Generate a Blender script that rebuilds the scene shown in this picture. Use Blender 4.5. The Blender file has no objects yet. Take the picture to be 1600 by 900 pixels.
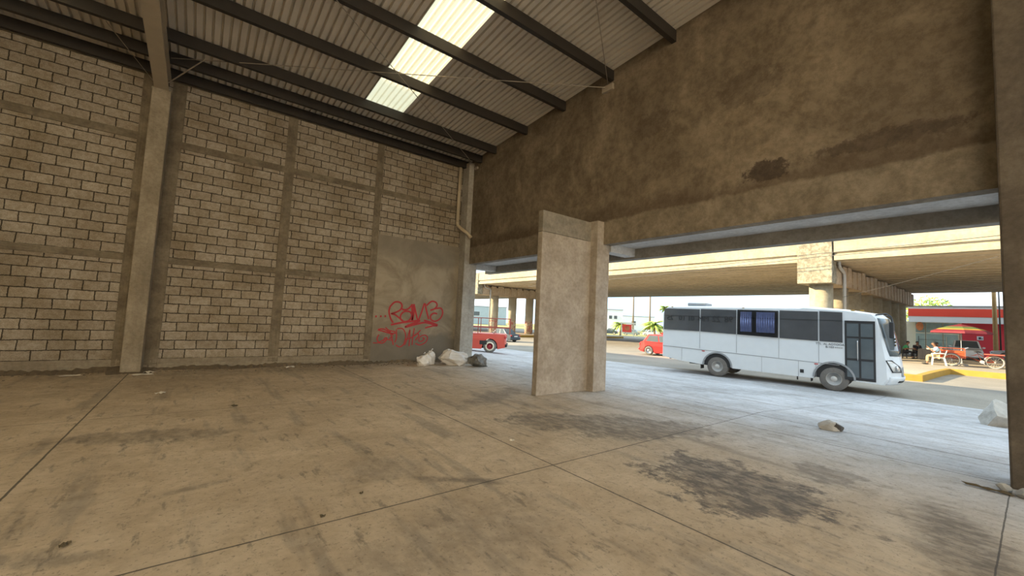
import bpy, bmesh, math, random
from mathutils import Vector, Matrix
random.seed(7)
PI = math.pi
S = bpy.context.scene
C = S.collection

# ------------------------------------------------------------------ helpers
class MB:
    def __init__(s): s.bm = bmesh.new()
    def v(s, p): return s.bm.verts.new(p)
    def face(s, pts):
        try: return s.bm.faces.new([s.bm.verts.new(p) for p in pts])
        except ValueError: return None
    def box(s, a, b, rz=0, c=None):
        x0, y0, z0 = a; x1, y1, z1 = b
        P = [(x0,y0,z0),(x1,y0,z0),(x1,y1,z0),(x0,y1,z0),(x0,y0,z1),(x1,y0,z1),(x1,y1,z1),(x0,y1,z1)]
        if rz:
            cx, cy = c if c else ((x0+x1)/2, (y0+y1)/2); co, si = math.cos(rz), math.sin(rz)
            P = [(cx+(x-cx)*co-(y-cy)*si, cy+(x-cx)*si+(y-cy)*co, z) for x, y, z in P]
        V = [s.v(p) for p in P]
        for f in ((0,3,2,1),(4,5,6,7),(0,1,5,4),(1,2,6,5),(2,3,7,6),(3,0,4,7)): s.bm.faces.new([V[i] for i in f])
        return s
    def hexa(s, P):
        V = [s.v(p) for p in P]
        for f in ((0,3,2,1),(4,5,6,7),(0,1,5,4),(1,2,6,5),(2,3,7,6),(3,0,4,7)): s.bm.faces.new([V[i] for i in f])
        return s
    def rings(s, R, cap=True, close=True):
        L = [[s.v(p) for p in r] for r in R]; n = len(L[0])
        for a, b in zip(L, L[1:]):
            for i in range(n if close else n-1):
                j = (i+1) % n; s.bm.faces.new((a[i], a[j], b[j], b[i]))
        if cap:
            s.bm.faces.new(L[0][::-1]); s.bm.faces.new(L[-1])
        return s
    def tube(s, pts, r, seg=8, cap=True, closed=False):
        pts = [Vector(p) for p in pts]; n = len(pts); R = []
        rr = r if isinstance(r, (list, tuple)) else [r]*n
        up = None
        for i, p in enumerate(pts):
            if closed: t = pts[(i+1) % n]-pts[i-1]
            else: t = pts[min(i+1, n-1)]-pts[max(i-1, 0)]
            t.normalize()
            if up is None: up = Vector((0,0,1)) if abs(t.z) < .9 else Vector((1,0,0))
            a = t.cross(up)
            if a.length < 1e-4: a = t.cross(Vector((.3,.9,.1)))
            a.normalize(); b = a.cross(t); up = b
            R.append([p+a*math.cos(2*PI*k/seg)*rr[i]+b*math.sin(2*PI*k/seg)*rr[i] for k in range(seg)])
        if closed: R.append(R[0]); cap = False
        return s.rings(R, cap)
    def prism(s, poly, axis, a0, a1):
        def P(u, w, a): return {'x':(a,u,w), 'y':(u,a,w), 'z':(u,w,a)}[axis]
        return s.rings([[P(u,w,a0) for u,w in poly], [P(u,w,a1) for u,w in poly]])
    def lathe(s, prof, c, seg=20, axis='z', cap=True):
        R = []
        for r, z in prof:
            r = max(r, 1e-4)
            L = []
            for k in range(seg):
                a = 2*PI*k/seg; u, w = r*math.cos(a), r*math.sin(a)
                L.append({'z':(c[0]+u,c[1]+w,c[2]+z), 'y':(c[0]+u,c[1]+z,c[2]+w), 'x':(c[0]+z,c[1]+u,c[2]+w)}[axis])
            R.append(L)
        return s.rings(R, cap)
    def ell(s, c, r, seg=12, n=8):
        R = []
        for i in range(n+1):
            a = PI*i/n; q = max(math.sin(a), 1e-3)
            R.append([(c[0]+r[0]*q*math.cos(2*PI*k/seg), c[1]+r[1]*q*math.sin(2*PI*k/seg), c[2]-r[2]*math.cos(a)) for k in range(seg)])
        return s.rings(R)
    def rough(s, amt, sub=0, seed=1):
        if sub: bmesh.ops.subdivide_edges(s.bm, edges=s.bm.edges[:], cuts=sub, use_grid_fill=True)
        rd = random.Random(seed)
        for v in s.bm.verts: v.co += Vector((rd.uniform(-1,1), rd.uniform(-1,1), rd.uniform(-1,1)))*amt
        return s
    def obj(s, name, m, parent=None, smooth=False, bevel=0):
        bmesh.ops.remove_doubles(s.bm, verts=s.bm.verts[:], dist=1e-5)
        bmesh.ops.recalc_face_normals(s.bm, faces=s.bm.faces[:])
        me = bpy.data.meshes.new(name); s.bm.to_mesh(me); s.bm.free()
        me.materials.append(m)
        if smooth:
            for p in me.polygons: p.use_smooth = True
        o = bpy.data.objects.new(name, me); C.objects.link(o)
        if parent: o.parent = parent
        if bevel:
            b = o.modifiers.new('bevel', 'BEVEL'); b.width = bevel; b.segments = 2; b.limit_method = 'ANGLE'
        return o

def tag(o, label, cat, group=None, kind=None):
    o['label'] = label; o['category'] = cat
    if group: o['group'] = group
    if kind: o['kind'] = kind
    return o
def thing(name, label, cat, loc=(0,0,0), rz=0, group=None):
    o = bpy.data.objects.new(name, None); C.objects.link(o)
    o.location = loc; o.rotation_euler = (0,0,rz); o.empty_display_size = .2
    return tag(o, label, cat, group)
def struct(o, label=None, cat=None):
    o['kind'] = 'structure'
    if label: o['label'] = label
    if cat: o['category'] = cat
    return o
def dup(root, loc, rz, label, group=None):
    r = root.copy(); C.objects.link(r); r.location = loc; r.rotation_euler = (0,0,rz); r['label'] = label
    if group: r['group'] = group
    for ch in list(root.children):
        c = ch.copy(); C.objects.link(c); c.parent = r
        for g in list(ch.children):
            d = g.copy(); C.objects.link(d); d.parent = c
    return r
def text_mesh(txt, size, name, m, M, parent=None, mirror=False, extrude=.002):
    cu = bpy.data.curves.new(name, 'FONT'); cu.body = txt; cu.size = size; cu.extrude = extrude; cu.align_x = 'CENTER'; cu.align_y = 'CENTER'
    t = bpy.data.objects.new(name+'_t', cu); C.objects.link(t)
    bpy.context.view_layer.update()
    me = bpy.data.meshes.new_from_object(t.evaluated_get(bpy.context.evaluated_depsgraph_get()))
    bpy.data.objects.remove(t); bpy.data.curves.remove(cu)
    if mirror: me.transform(Matrix.Scale(-1, 4, (1,0,0)))
    me.transform(M); me.materials.clear(); me.materials.append(m)
    o = bpy.data.objects.new(name, me); C.objects.link(o)
    if parent: o.parent = parent
    return o

# ------------------------------------------------------------------ materials
class NT:
    def __init__(s, name):
        s.m = bpy.data.materials.new(name); s.m.use_nodes = True; s.t = s.m.node_tree; s.n = s.t.nodes; s.l = s.t.links
        s.b = s.n['Principled BSDF']; s.tc = s.n.new('ShaderNodeTexCoord')
        s.co = s.tc.outputs['Object']
    def set(s, sock, v):
        if hasattr(v, 'is_linked') or isinstance(v, bpy.types.NodeSocket): s.l.new(v, sock)
        else: sock.default_value = v
    def math(s, op, a, b=0.0, c=0.0, clamp=False):
        n = s.n.new('ShaderNodeMath'); n.operation = op; n.use_clamp = clamp
        s.set(n.inputs[0], a); s.set(n.inputs[1], b); s.set(n.inputs[2], c); return n.outputs[0]
    def noise(s, scale, detail=5, rough=.55, co=None, dist=0):
        n = s.n.new('ShaderNodeTexNoise'); n.inputs['Scale'].default_value = scale; n.inputs['Detail'].default_value = detail
        n.inputs['Roughness'].default_value = rough; n.inputs['Distortion'].default_value = dist
        s.l.new(co or s.co, n.inputs['Vector']); return n.outputs['Fac']
    def map(s, sc=(1,1,1), loc=(0,0,0), rot=(0,0,0)):
        n = s.n.new('ShaderNodeMapping'); n.inputs['Scale'].default_value = sc; n.inputs['Location'].default_value = loc; n.inputs['Rotation'].default_value = rot
        s.l.new(s.co, n.inputs['Vector']); return n.outputs[0]
    def ramp(s, f, a, b, smooth=True):
        n = s.n.new('ShaderNodeMapRange'); n.interpolation_type = 'SMOOTHSTEP' if smooth else 'LINEAR'
        s.l.new(f, n.inputs['Value']); n.inputs['From Min'].default_value = a; n.inputs['From Max'].default_value = b; return n.outputs[0]
    def mix(s, f, a, b, mode='MIX'):
        n = s.n.new('ShaderNodeMix'); n.data_type = 'RGBA'; n.blend_type = mode
        s.set(n.inputs['Factor'], f)
        for k, v in ((6, a), (7, b)):
            if isinstance(v, tuple): n.inputs[k].default_value = (*v[:3], 1)
            else: s.l.new(v, n.inputs[k])
        return n.outputs[2]
    def xyz(s):
        n = s.n.new('ShaderNodeSeparateXYZ'); s.l.new(s.co, n.inputs[0]); return n.outputs
    def comb(s, x, y, z=0.0):
        n = s.n.new('ShaderNodeCombineXYZ'); s.set(n.inputs[0], x); s.set(n.inputs[1], y); s.set(n.inputs[2], z); return n.outputs[0]
    def bump(s, h, st=.3, d=.02):
        n = s.n.new('ShaderNodeBump'); n.inputs['Strength'].default_value = st; n.inputs['Distance'].default_value = d
        s.l.new(h, n.inputs['Height']); s.l.new(n.outputs[0], s.b.inputs['Normal'])
    def done(s, col, rough=.85, metal=0):
        if isinstance(col, tuple): s.b.inputs['Base Color'].default_value = (*col[:3], 1)
        else: s.l.new(col, s.b.inputs['Base Color'])
        s.set(s.b.inputs['Roughness'], rough); s.b.inputs['Metallic'].default_value = metal
        return s.m

def plain(name, c, rough=.6, metal=0, var=.12, scale=6, bump=0):
    t = NT(name); n = t.noise(scale, 5)
    d = tuple(x*(1-var) for x in c); e = tuple(min(1, x*(1+var)) for x in c)
    if bump: t.bump(t.noise(scale*4, 4), bump, .01)
    return t.done(t.mix(n, d, e), rough, metal)

def concrete(name, c1, c2, scale=1.2, bump=.35, streak=0, blotch=None, fine=14):
    t = NT(name)
    a = t.ramp(t.noise(scale, 8, .62, dist=.4), .35, .68); col = t.mix(a, c1, c2)
    f = t.noise(fine, 6, .7); col = t.mix(t.ramp(f, .35, .7), col, t.mix(1.0, col, (.78,.77,.75), 'MULTIPLY'))
    if streak:
        sn = t.noise(1, 5, .6, t.map((6, 6, .25))); col = t.mix(t.math('MULTIPLY', t.ramp(sn, .5, .75), streak), col, tuple(x*.5 for x in c1))
    if blotch:
        sn = t.noise(blotch[1], 7, .6, dist=.8); col = t.mix(t.ramp(sn, .52, .72), col, blotch[0])
    t.bump(t.math('ADD', f, t.math('MULTIPLY', t.noise(60, 3), .5)), bump, .015)
    return t.done(col, .92)

def block_wall():
    t = NT('grey_block_masonry'); x, y, z = t.xyz()
    z1 = t.math('SUBTRACT', z, .25); z2 = t.math('SUBTRACT', z, 2.64); z3 = t.math('SUBTRACT', z, 5.47)
    g1 = t.math('GREATER_THAN', z, 2.55); g2 = t.math('GREATER_THAN', z, 5.4)
    zz = t.math('ADD', t.math('MULTIPLY', z1, t.math('SUBTRACT', 1.0, g1)), t.math('MULTIPLY', z2, t.math('SUBTRACT', g1, g2)))
    zz = t.math('ADD', zz, t.math('MULTIPLY', z3, g2))
    w = t.noise(3.5, 3); wob = t.math('MULTIPLY', t.math('SUBTRACT', w, .5), .03)
    w2 = t.math('MULTIPLY', t.math('SUBTRACT', t.noise(19, 4), .5), .026)
    vec = t.comb(t.math('ADD', t.math('ADD', x, 12.29), t.math('ADD', wob, w2)), t.math('ADD', t.math('ADD', zz, 4.3), t.math('ADD', wob, w2)))
    b = t.n.new('ShaderNodeTexBrick'); t.l.new(vec, b.inputs['Vector']); b.offset = .5
    for k, v in {'Scale':1, 'Mortar Size':.011, 'Mortar Smooth':.25, 'Bias':-.35, 'Brick Width':.41, 'Row Height':.215}.items(): b.inputs[k].default_value = v
    b.inputs['Color1'].default_value = (.42,.365,.295,1); b.inputs['Color2'].default_value = (.56,.50,.42,1); b.inputs['Mortar'].default_value = (.075,.06,.042,1)
    col = b.outputs['Color']; n = t.noise(1.1, 5)
    col = t.mix(t.ramp(n, .4, .68), col, t.mix(1.0, col, (.74,.70,.62), 'MULTIPLY'))
    f = t.noise(55, 5, .75); col = t.mix(t.ramp(f, .38, .62), t.mix(1.0, col, (.72,.7,.66), 'MULTIPLY'), col)
    k = t.ramp(t.noise(13, 7, .72), .40, .60); col = t.mix(k, t.mix(1.0, col, (.80,.77,.72), 'MULTIPLY'), col)
    # mortar smeared over some joints
    sm = t.ramp(t.noise(2.3, 6, .65), .60, .72); col = t.mix(t.math('MULTIPLY', sm, .8), col, (.27,.235,.18))
    h = t.math('ADD', t.math('SUBTRACT', 1.0, b.outputs['Fac']), t.math('MULTIPLY', f, .45)); t.bump(h, .7, .02)
    return t.done(col, .95)

def floor_mat():
    t = NT('dusty_light_tinted_floor'); x, y, z = t.xyz()
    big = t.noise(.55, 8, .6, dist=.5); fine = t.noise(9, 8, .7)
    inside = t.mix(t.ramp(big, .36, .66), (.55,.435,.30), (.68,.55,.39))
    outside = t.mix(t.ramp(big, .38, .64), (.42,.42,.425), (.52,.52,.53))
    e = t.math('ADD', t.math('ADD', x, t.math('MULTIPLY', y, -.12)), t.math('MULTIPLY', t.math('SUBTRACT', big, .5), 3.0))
    col = t.mix(t.ramp(e, 3.2, 8.2), inside, outside)  # dust tone, with the warm-to-grey change of light mixed into the colour
    # trowel and tyre streaks running along the street direction
    st = t.noise(1, 6, .62, t.map((3.2, .42, 1), rot=(0,0,.12)))
    col = t.mix(t.math('MULTIPLY', t.ramp(st, .52, .66), .45), col, (.23,.20,.165))
    fl = t.noise(1, 7, .7, t.map((7, 2.2, 1)))
    col = t.mix(t.math('MULTIPLY', t.ramp(fl, .565, .66), .55), col, (.17,.145,.115))
    col = t.mix(t.ramp(fine, .42, .75), col, t.mix(1.0, col, (.82,.81,.80), 'MULTIPLY'))
    sp = t.noise(26, 6, .75); col = t.mix(t.math('MULTIPLY', t.ramp(sp, .56, .63), .55), col, (.15,.12,.09))
    md = t.noise(2.2, 9, .72, dist=.6); col = t.mix(t.ramp(md, .38, .60), t.mix(1.0, col, (.86,.84,.81), 'MULTIPLY'), col)
    # old stains and one soft dark blotch, each on its own spot
    warp1 = t.math('SUBTRACT', t.noise(1, 9, .72, t.map((2.6, 1.5, 1))), .5); warp2 = t.math('SUBTRACT', t.noise(5.5, 8, .75), .5)
    patch = t.ramp(t.noise(1, 8, .74, t.map((9, 4.5, 1), rot=(0,0,.3))), .40, .58)
    def blotch(cx, cy, rx, ry, rot, k, colr, soft=.25, w=1.5):
        nonlocal col
        co, si = math.cos(rot), math.sin(rot)
        dx = t.math('SUBTRACT', x, cx); dy = t.math('SUBTRACT', y, cy)
        u = t.math('DIVIDE', t.math('ADD', t.math('MULTIPLY', dx, co), t.math('MULTIPLY', dy, si)), rx)
        v = t.math('DIVIDE', t.math('SUBTRACT', t.math('MULTIPLY', dy, co), t.math('MULTIPLY', dx, si)), ry)
        r = t.math('SQRT', t.math('ADD', t.math('MULTIPLY', u, u), t.math('MULTIPLY', v, v)))
        r = t.math('ADD', r, t.math('ADD', t.math('MULTIPLY', warp1, w*1.5), t.math('MULTIPLY', warp2, w)))
        mk = t.math('MULTIPLY', t.math('MULTIPLY', t.math('SUBTRACT', 1.0, t.ramp(r, 1-soft, 1+soft)), k), t.math('ADD', .45, t.math('MULTIPLY', patch, .55)))
        col = t.mix(mk, col, colr)
    D = (.15,.125,.10)
    blotch(5.2, 4.1, 1.6, .66, -.75, .78, D, .2)
    blotch(4.5, 1.95, .66, .84, 0, .9, (.10,.085,.075), .16, 1.9)
    blotch(5.75, 1.5, .36, .30, 0, .65, D, .2, 1.6)
    blotch(-.35, 6.45, .85, .28, -.35, .55, D, .2)
    blotch(4.9, 6.75, 1.1, .3, .5, .6, D, .35)
    blotch(12.4, 5.4, 2.6, .55, -.25, .6, (.2,.19,.175), .2)
    blotch(14.8, 1.7, 1.3, .25, -.2, .55, (.2,.19,.175), .2)
    blotch(2.1, 3.5, .55, .07, -.65, .7, D, .5, 1.2)
    blotch(1.6, 4.1, .4, .3, 0, .4, D, .5)
    blotch(.05, 4.5, .28, .05, .2, .5, D, .5)
    blotch(-.65, 3.75, .38, .09, -.5, .5, D, .4)
    blotch(1.5, 2.5, .9, .5, .3, .35, D, .5)
    blotch(4.85, .40, .85, .28, .25, .8, (.13,.105,.08), .5, 1.0)  # soft dark patch at the near right of the slab
    blotch(-1.2, 10.8, 2.6, 1.3, 0, .35, (.22,.18,.13), .6)
    blotch(2.5, 12.0, 4.6, .7, 0, .5, (.2,.165,.12), .6)
    # saw-cut joints
    jw = t.math('MULTIPLY', t.math('SUBTRACT', t.noise(6, 4), .5), .012)
    for (ax, val, w) in ((x,3.22,.011),(x,-1.1,.012),(x,7.3,.014),(x,8.42,.018),(y,3.30,.010),(y,7.65,.008),(y,.22,.007),(x,13.2,.015),(y,12.1,.01)):
        d = t.math('ABSOLUTE', t.math('SUBTRACT', t.math('ADD', ax, jw), val))
        col = t.mix(t.math('MULTIPLY', t.math('SUBTRACT', 1.0, t.ramp(d, w*.55, w)), .85), col, (.06,.05,.04))
    t.bump(t.math('ADD', fine, t.math('MULTIPLY', t.noise(45, 4), .5)), .25, .012)
    return t.done(col, t.math('ADD', .72, t.math('MULTIPLY', fine, .25)))

def plaster_panel():
    t = NT('stained_plaster_panel'); x, y, z = t.xyz(); n = t.noise(1.3, 8, .65, dist=.7)
    col = t.mix(t.ramp(n, .35, .68), (.24,.20,.145), (.38,.325,.245))
    e = t.math('ADD', z, t.math('MULTIPLY', t.math('SUBTRACT', t.noise(1.6, 6), .5), .9))
    col = t.mix(t.math('MULTIPLY', t.math('SUBTRACT', 1.0, t.ramp(e, .75, 1.0)), .8), col, (.155,.14,.115))
    col = t.mix(t.math('MULTIPLY', t.ramp(e, 3.1, 3.4), .6), col, (.22,.195,.155))
    wt = t.ramp(t.noise(7, 6, .7), .63, .75); col = t.mix(t.math('MULTIPLY', wt, .5), col, (.45,.42,.36))
    t.bump(t.noise(14, 6, .7), .3, .015); return t.done(col, .95)

def gable_mat():
    t = NT('brown_weathered_plaster'); x, y, z = t.xyz()
    n = t.noise(.75, 9, .66, dist=.9); col = t.mix(t.ramp(n, .33, .70), (.165,.130,.090), (.285,.232,.168))
    n2 = t.noise(2.1, 8, .7, dist=.6); col = t.mix(t.math('MULTIPLY', t.ramp(n2, .55, .72), .55), col, (.16,.115,.07))
    n3 = t.noise(1, 6, .65, t.map((1, 1.6, .5), rot=(.5,0,0))); col = t.mix(t.math('MULTIPLY', t.ramp(n3, .58, .72), .4), col, (.40,.33,.24))
    # grey-brown beam band along the lintel and dark ragged seam above it
    e = t.math('ADD', z, t.math('MULTIPLY', t.math('SUBTRACT', t.noise(2.2, 6, .6), .5), .22))
    col = t.mix(t.math('MULTIPLY', t.math('SUBTRACT', 1.0, t.ramp(e, 3.94, 4.0)), .75), col, t.mix(t.ramp(n2, .4, .65), (.215,.178,.13), (.31,.262,.195)))
    e2 = t.math('ADD', z, t.math('MULTIPLY', t.math('SUBTRACT', t.noise(.8, 7, .65), .5), 1.1))
    seam = t.math('MULTIPLY', t.ramp(e, 3.95, 4.02), t.math('SUBTRACT', 1.0, t.ramp(e2, 4.02, 4.45)))
    col = t.mix(t.math('MULTIPLY', seam, .7), col, (.11,.08,.052))
    for cy, cz, ry, rz_, k in ((2.72,4.28,.36,.2,.9), (7.6,4.15,.5,.12,.5), (1.2,4.35,.9,.14,.6), (4.9,5.9,.5,.3,.4), (3.0,5.9,.6,.35,.35)):
        u = t.math('DIVIDE', t.math('SUBTRACT', y, cy), ry); v = t.math('DIVIDE', t.math('SUBTRACT', z, cz), rz_)
        r = t.math('ADD', t.math('SQRT', t.math('ADD', t.math('MULTIPLY', u, u), t.math('MULTIPLY', v, v))), t.math('MULTIPLY', t.math('SUBTRACT', t.noise(7, 7, .7), .5), 2.0))
        col = t.mix(t.math('MULTIPLY', t.math('SUBTRACT', 1.0, t.ramp(r, .75, 1.05)), k), col, (.07,.05,.035))
    g4 = t.noise(6, 9, .78); col = t.mix(t.ramp(g4, .36, .62), t.mix(1.0, col, (.68,.66,.63), 'MULTIPLY'), col)
    bl = t.ramp(t.noise(9, 6, .75), .66, .74); col = t.mix(t.math('MULTIPLY', bl, t.ramp(n, .5, .6)), col, (.44,.38,.30))
    t.bump(t.math('ADD', t.noise(11, 8, .72), t.math('MULTIPLY', n2, .8)), .45, .02)
    return t.done(col, .95)

M = {}
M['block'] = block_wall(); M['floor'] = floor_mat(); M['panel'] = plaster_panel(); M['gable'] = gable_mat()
M['tie'] = concrete('tie_beam_concrete', (.165,.132,.09), (.255,.212,.15), 2.6, .5)
M['plinth'] = concrete('footing_concrete', (.26,.215,.155), (.34,.29,.215), 2.0, .4)
M['column'] = concrete('formed_column_concrete', (.27,.225,.16), (.40,.34,.255), 1.4, .3, .35)
M['darkcol'] = concrete('weathered_shade_darkened_concrete', (.10,.08,.06), (.165,.135,.10), 2.2, .4, .4)  # weathered concrete, colour darkened to carry the shade on its inner face
M['pillar'] = concrete('pale_swirled_plaster', (.345,.295,.24), (.45,.395,.335), 2.6, .35)
M['pillar_dark'] = concrete('grey_cap_plaster', (.22,.195,.155), (.30,.265,.21), 3, .35)
M['soffit'] = concrete('grey_soffit_concrete', (.48,.475,.465), (.60,.595,.585), 1.2, .25)
M['outer'] = concrete('dark_grey_lintel_concrete', (.24,.225,.20), (.32,.30,.27), 1.6, .3)
M['cornercol'] = concrete('light_grey_column_concrete', (.37,.345,.30), (.48,.455,.405), 1.8, .3, .3)
M['sheet'] = plain('fibre_grey_roof_sheet', (.60,.55,.48), .75, 0, .22, 1.8)
M['steel'] = plain('dark_primed_steel', (.036,.030,.025), .6, .2, .3, 5)
M['beige_steel'] = plain('beige_painted_steel', (.42,.36,.27), .6, .1, .15, 4)
M['rod'] = plain('bare_steel_rod', (.35,.31,.26), .5, .6, .1, 8)
M['plate'] = plain('pale_steel_plate', (.42,.36,.29), .6, .2, .15, 8)
M['pvc'] = plain('dusty_pvc', (.50,.42,.30), .55, 0, .15, 3)
M['spray'] = plain('red_spray_paint', (.42,.030,.035), .7, 0, .2, 9)
M['dirt'] = plain('loose_dirt', (.17,.13,.085), 1, 0, .45, 12, .6)
M['sack'] = plain('white_woven_sack', (.70,.67,.63), .7, 0, .16, 7, .5)
M['sackgrey'] = plain('grey_plastic_bag', (.17,.165,.15), .5, 0, .7, 14, .5)
M['paper'] = plain('paper_scrap', (.70,.64,.54), .9, 0, .1, 20)
M['leaf_dry'] = plain('dry_leaf', (.10,.075,.04), .9, 0, .3, 20)
M['rock'] = plain('broken_concrete', (.42,.40,.36), .95, 0, .35, 8, .8)
M['rockdark'] = plain('wet_dark_stone', (.08,.07,.06), .9, 0, .4, 12, .8)
M['asphalt'] = concrete('road_asphalt', (.25,.225,.185), (.32,.29,.24), .35, .2, 0, ((.18,.17,.155), .12), 25)
M['earth'] = concrete('bare_earth', (.40,.33,.23), (.50,.42,.30), .3, .3)
M['grass'] = concrete('dry_grass', (.30,.29,.10), (.42,.38,.15), .5, .4)
M['median'] = concrete('pavement_concrete', (.33,.29,.225), (.42,.37,.29), .5, .2)
M['yellow'] = plain('yellow_kerb_paint', (.38,.225,.035), .75, 0, .25, 3)
M['bridge'] = concrete('bridge_concrete', (.36,.315,.225), (.44,.39,.285), .25, .15, .15, None, 3)
M['girder'] = concrete('girder_concrete', (.52,.44,.32), (.62,.53,.40), .3, .15, 0, None, 3)
M['cap'] = concrete('pier_cap_concrete', (.46,.36,.26), (.56,.46,.34), .5, .2, .35, None, 4)
M['capend'] = concrete('pitted_cap_end', (.20,.18,.13), (.42,.375,.285), 3.5, .5, 0, None, 8)
M['white'] = plain('white_paint', (.78,.79,.80), .45, 0, .04, 3)
M['buswhite'] = plain('white_bus_paint', (.66,.69,.71), .35, 0, .05, 4)
M['black'] = plain('black_rubber_trim', (.02,.02,.021), .6, 0, .2, 6)
M['frame'] = plain('black_aluminium', (.035,.036,.038), .4, .3, .1, 6)
M['tyre'] = plain('dusty_tyre_rubber', (.16,.148,.135), .9, 0, .3, 9, .3)
M['rim'] = plain('grey_steel_rim', (.50,.48,.45), .5, .3, .2, 9)
M['redrim'] = plain('red_rim', (.35,.03,.04), .5, .2, .2, 9)
M['dglass'] = plain('dark_tinted_glass', (.075,.078,.082), .12, 0, .25, 2)
M['lglass'] = plain('vehicle_glass', (.10,.12,.13), .05, 0, .25, 2)
M['storeglass'] = plain('shop_glass', (.34,.42,.38), .1, 0, .5, 1.4)
M['chrome'] = plain('chrome', (.6,.6,.6), .2, .9, .05, 4)
M['lamp'] = plain('clear_lamp_lens', (.62,.62,.60), .15, .3, .25, 12)
M['redlamp'] = plain('red_lamp_lens', (.5,.03,.03), .3, 0, .15, 12)
M['grey'] = plain('grey_plastic', (.28,.29,.30), .6, 0, .15, 6)
M['curtain'] = plain('blue_curtain_cloth', (.30,.36,.66), .85, 0, .25, 9)
M['red'] = plain('red_car_paint', (.62,.030,.028), .3, 0, .06, 3)
M['redtruck'] = plain('sun_faded_red_paint', (.56,.075,.05), .4, 0, .1, 3)
M['rust'] = plain('rusty_red_rail', (.33,.085,.06), .7, 0, .25, 7)
M['silver'] = plain('silver_car_paint', (.55,.58,.60), .35, .3, .05, 3)
M['darkcar'] = plain('dark_blue_car_paint', (.06,.08,.10), .35, .2, .1, 3)
M['teal'] = plain('grey_green_car_paint', (.20,.26,.27), .35, .2, .1, 3)
M['storered'] = plain('red_store_panel', (.80,.075,.045), .5, 0, .06, 1)
M['wallred'] = plain('crimson_store_wall', (.68,.045,.065), .6, 0, .08, 1)
M['cream'] = plain('cream_wall', (.76,.70,.54), .8, 0, .08, 1)
M['bouncewall'] = plain('white_bounce_wall', (.80,.76,.70), .85, 0, .08, 1)
M['bwhite'] = plain('whitewashed_wall', (.72,.74,.76), .8, 0, .06, 1)
M['bgrey'] = plain('blue_grey_cladding', (.38,.45,.48), .7, 0, .1, 1)
M['wood'] = plain('tan_utility_pole', (.62,.42,.20), .85, 0, .2, 3)
M['wire'] = plain('black_cable', (.05,.05,.05), .6, 0, .1, 3)
M['galv'] = plain('galvanised_post', (.45,.45,.44), .5, .4, .1, 3)
M['orange'] = plain('orange_trike_paint', (.45,.075,.022), .5, 0, .15, 6)
M['chairp'] = plain('cream_plastic_chair', (.80,.77,.66), .5, 0, .05, 6)
M['skin'] = plain('brown_skin', (.24,.12,.07), .6, 0, .1, 9)
M['hair'] = plain('black_hair', (.015,.012,.010), .7, 0, .2, 20)
M['blueshirt'] = plain('light_blue_shirt', (.42,.62,.72), .85, 0, .12, 9)
M['khaki'] = plain('khaki_trousers', (.42,.32,.18), .9, 0, .12, 9)
M['greenshirt'] = plain('green_shirt', (.05,.30,.12), .85, 0, .15, 9)
M['blackcloth'] = plain('black_cloth', (.02,.02,.024), .9, 0, .2, 9)
M['whitecloth'] = plain('white_cloth', (.66,.67,.70), .9, 0, .08, 9)
M['palm'] = plain('palm_leaf', (.26,.34,.06), .7, 0, .4, 4)
M['leaf'] = plain('tree_leaf', (.25,.36,.07), .7, 0, .4, 4)
M['bark'] = plain('bark', (.20,.15,.10), .95, 0, .3, 8, .5)
M['umbred'] = plain('dark_red_canvas', (.17,.018,.032), .8, 0, .1, 5)
M['umbyel'] = plain('yellow_canvas', (.40,.24,.05), .8, 0, .1, 5)
M['umbgrn'] = plain('green_canvas', (.10,.15,.05), .8, 0, .1, 5)
M['poster'] = plain('orange_poster', (.70,.25,.10), .7, 0, .3, 6)
def mural_mat():
    t = NT('painted_pier_base'); x, y, z = t.xyz(); n = t.noise(1.6, 6, .75, dist=1.2)
    col = t.mix(t.ramp(n, .47, .55), (.52,.46,.33), (.45,.16,.12)); n2 = t.noise(2.2, 5, .7, dist=1.0)
    col = t.mix(t.ramp(n2, .56, .62), col, (.22,.10,.12)); n3 = t.noise(3, 4); col = t.mix(t.ramp(n3, .6, .65), col, (.7,.66,.55))
    base = t.mix(t.ramp(t.noise(.6, 6), .35, .65), (.36,.315,.225), (.44,.39,.285))
    return t.done(t.mix(t.ramp(z, 2.15, 2.22), col, base), .9)
M['mural'] = mural_mat()
def skylight_mat():
    t = NT('translucent_fibreglass_sheet'); n = t.noise(1.5, 5)
    col = t.mix(n, (.78,.67,.43), (.86,.76,.53))
    tr = t.n.new('ShaderNodeBsdfTranslucent'); t.l.new(col, tr.inputs['Color'])
    df = t.n.new('ShaderNodeBsdfDiffuse'); t.l.new(col, df.inputs['Color'])
    mx = t.n.new('ShaderNodeMixShader'); mx.inputs[0].default_value = .14
    t.l.new(tr.outputs[0], mx.inputs[1]); t.l.new(df.outputs[0], mx.inputs[2])
    t.l.new(mx.outputs[0], t.n['Material Output'].inputs['Surface']); return t.m
M['skylight'] = skylight_mat()
def pane_mat(name, tint):
    t = NT(name); t.n.remove(t.b)
    tr = t.n.new('ShaderNodeBsdfTransparent'); tr.inputs[0].default_value = (*tint, 1)
    gl = t.n.new('ShaderNodeBsdfGlossy'); gl.inputs['Roughness'].default_value = .05
    fr = t.n.new('ShaderNodeFresnel'); fr.inputs[0].default_value = 1.35
    mx = t.n.new('ShaderNodeMixShader'); t.l.new(fr.outputs[0], mx.inputs[0]); t.l.new(tr.outputs[0], mx.inputs[1]); t.l.new(gl.outputs[0], mx.inputs[2])
    t.l.new(mx.outputs[0], t.n['Material Output'].inputs['Surface']); return t.m
M['pane'] = pane_mat('tinted_window_pane', (.86,.87,.88))

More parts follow.
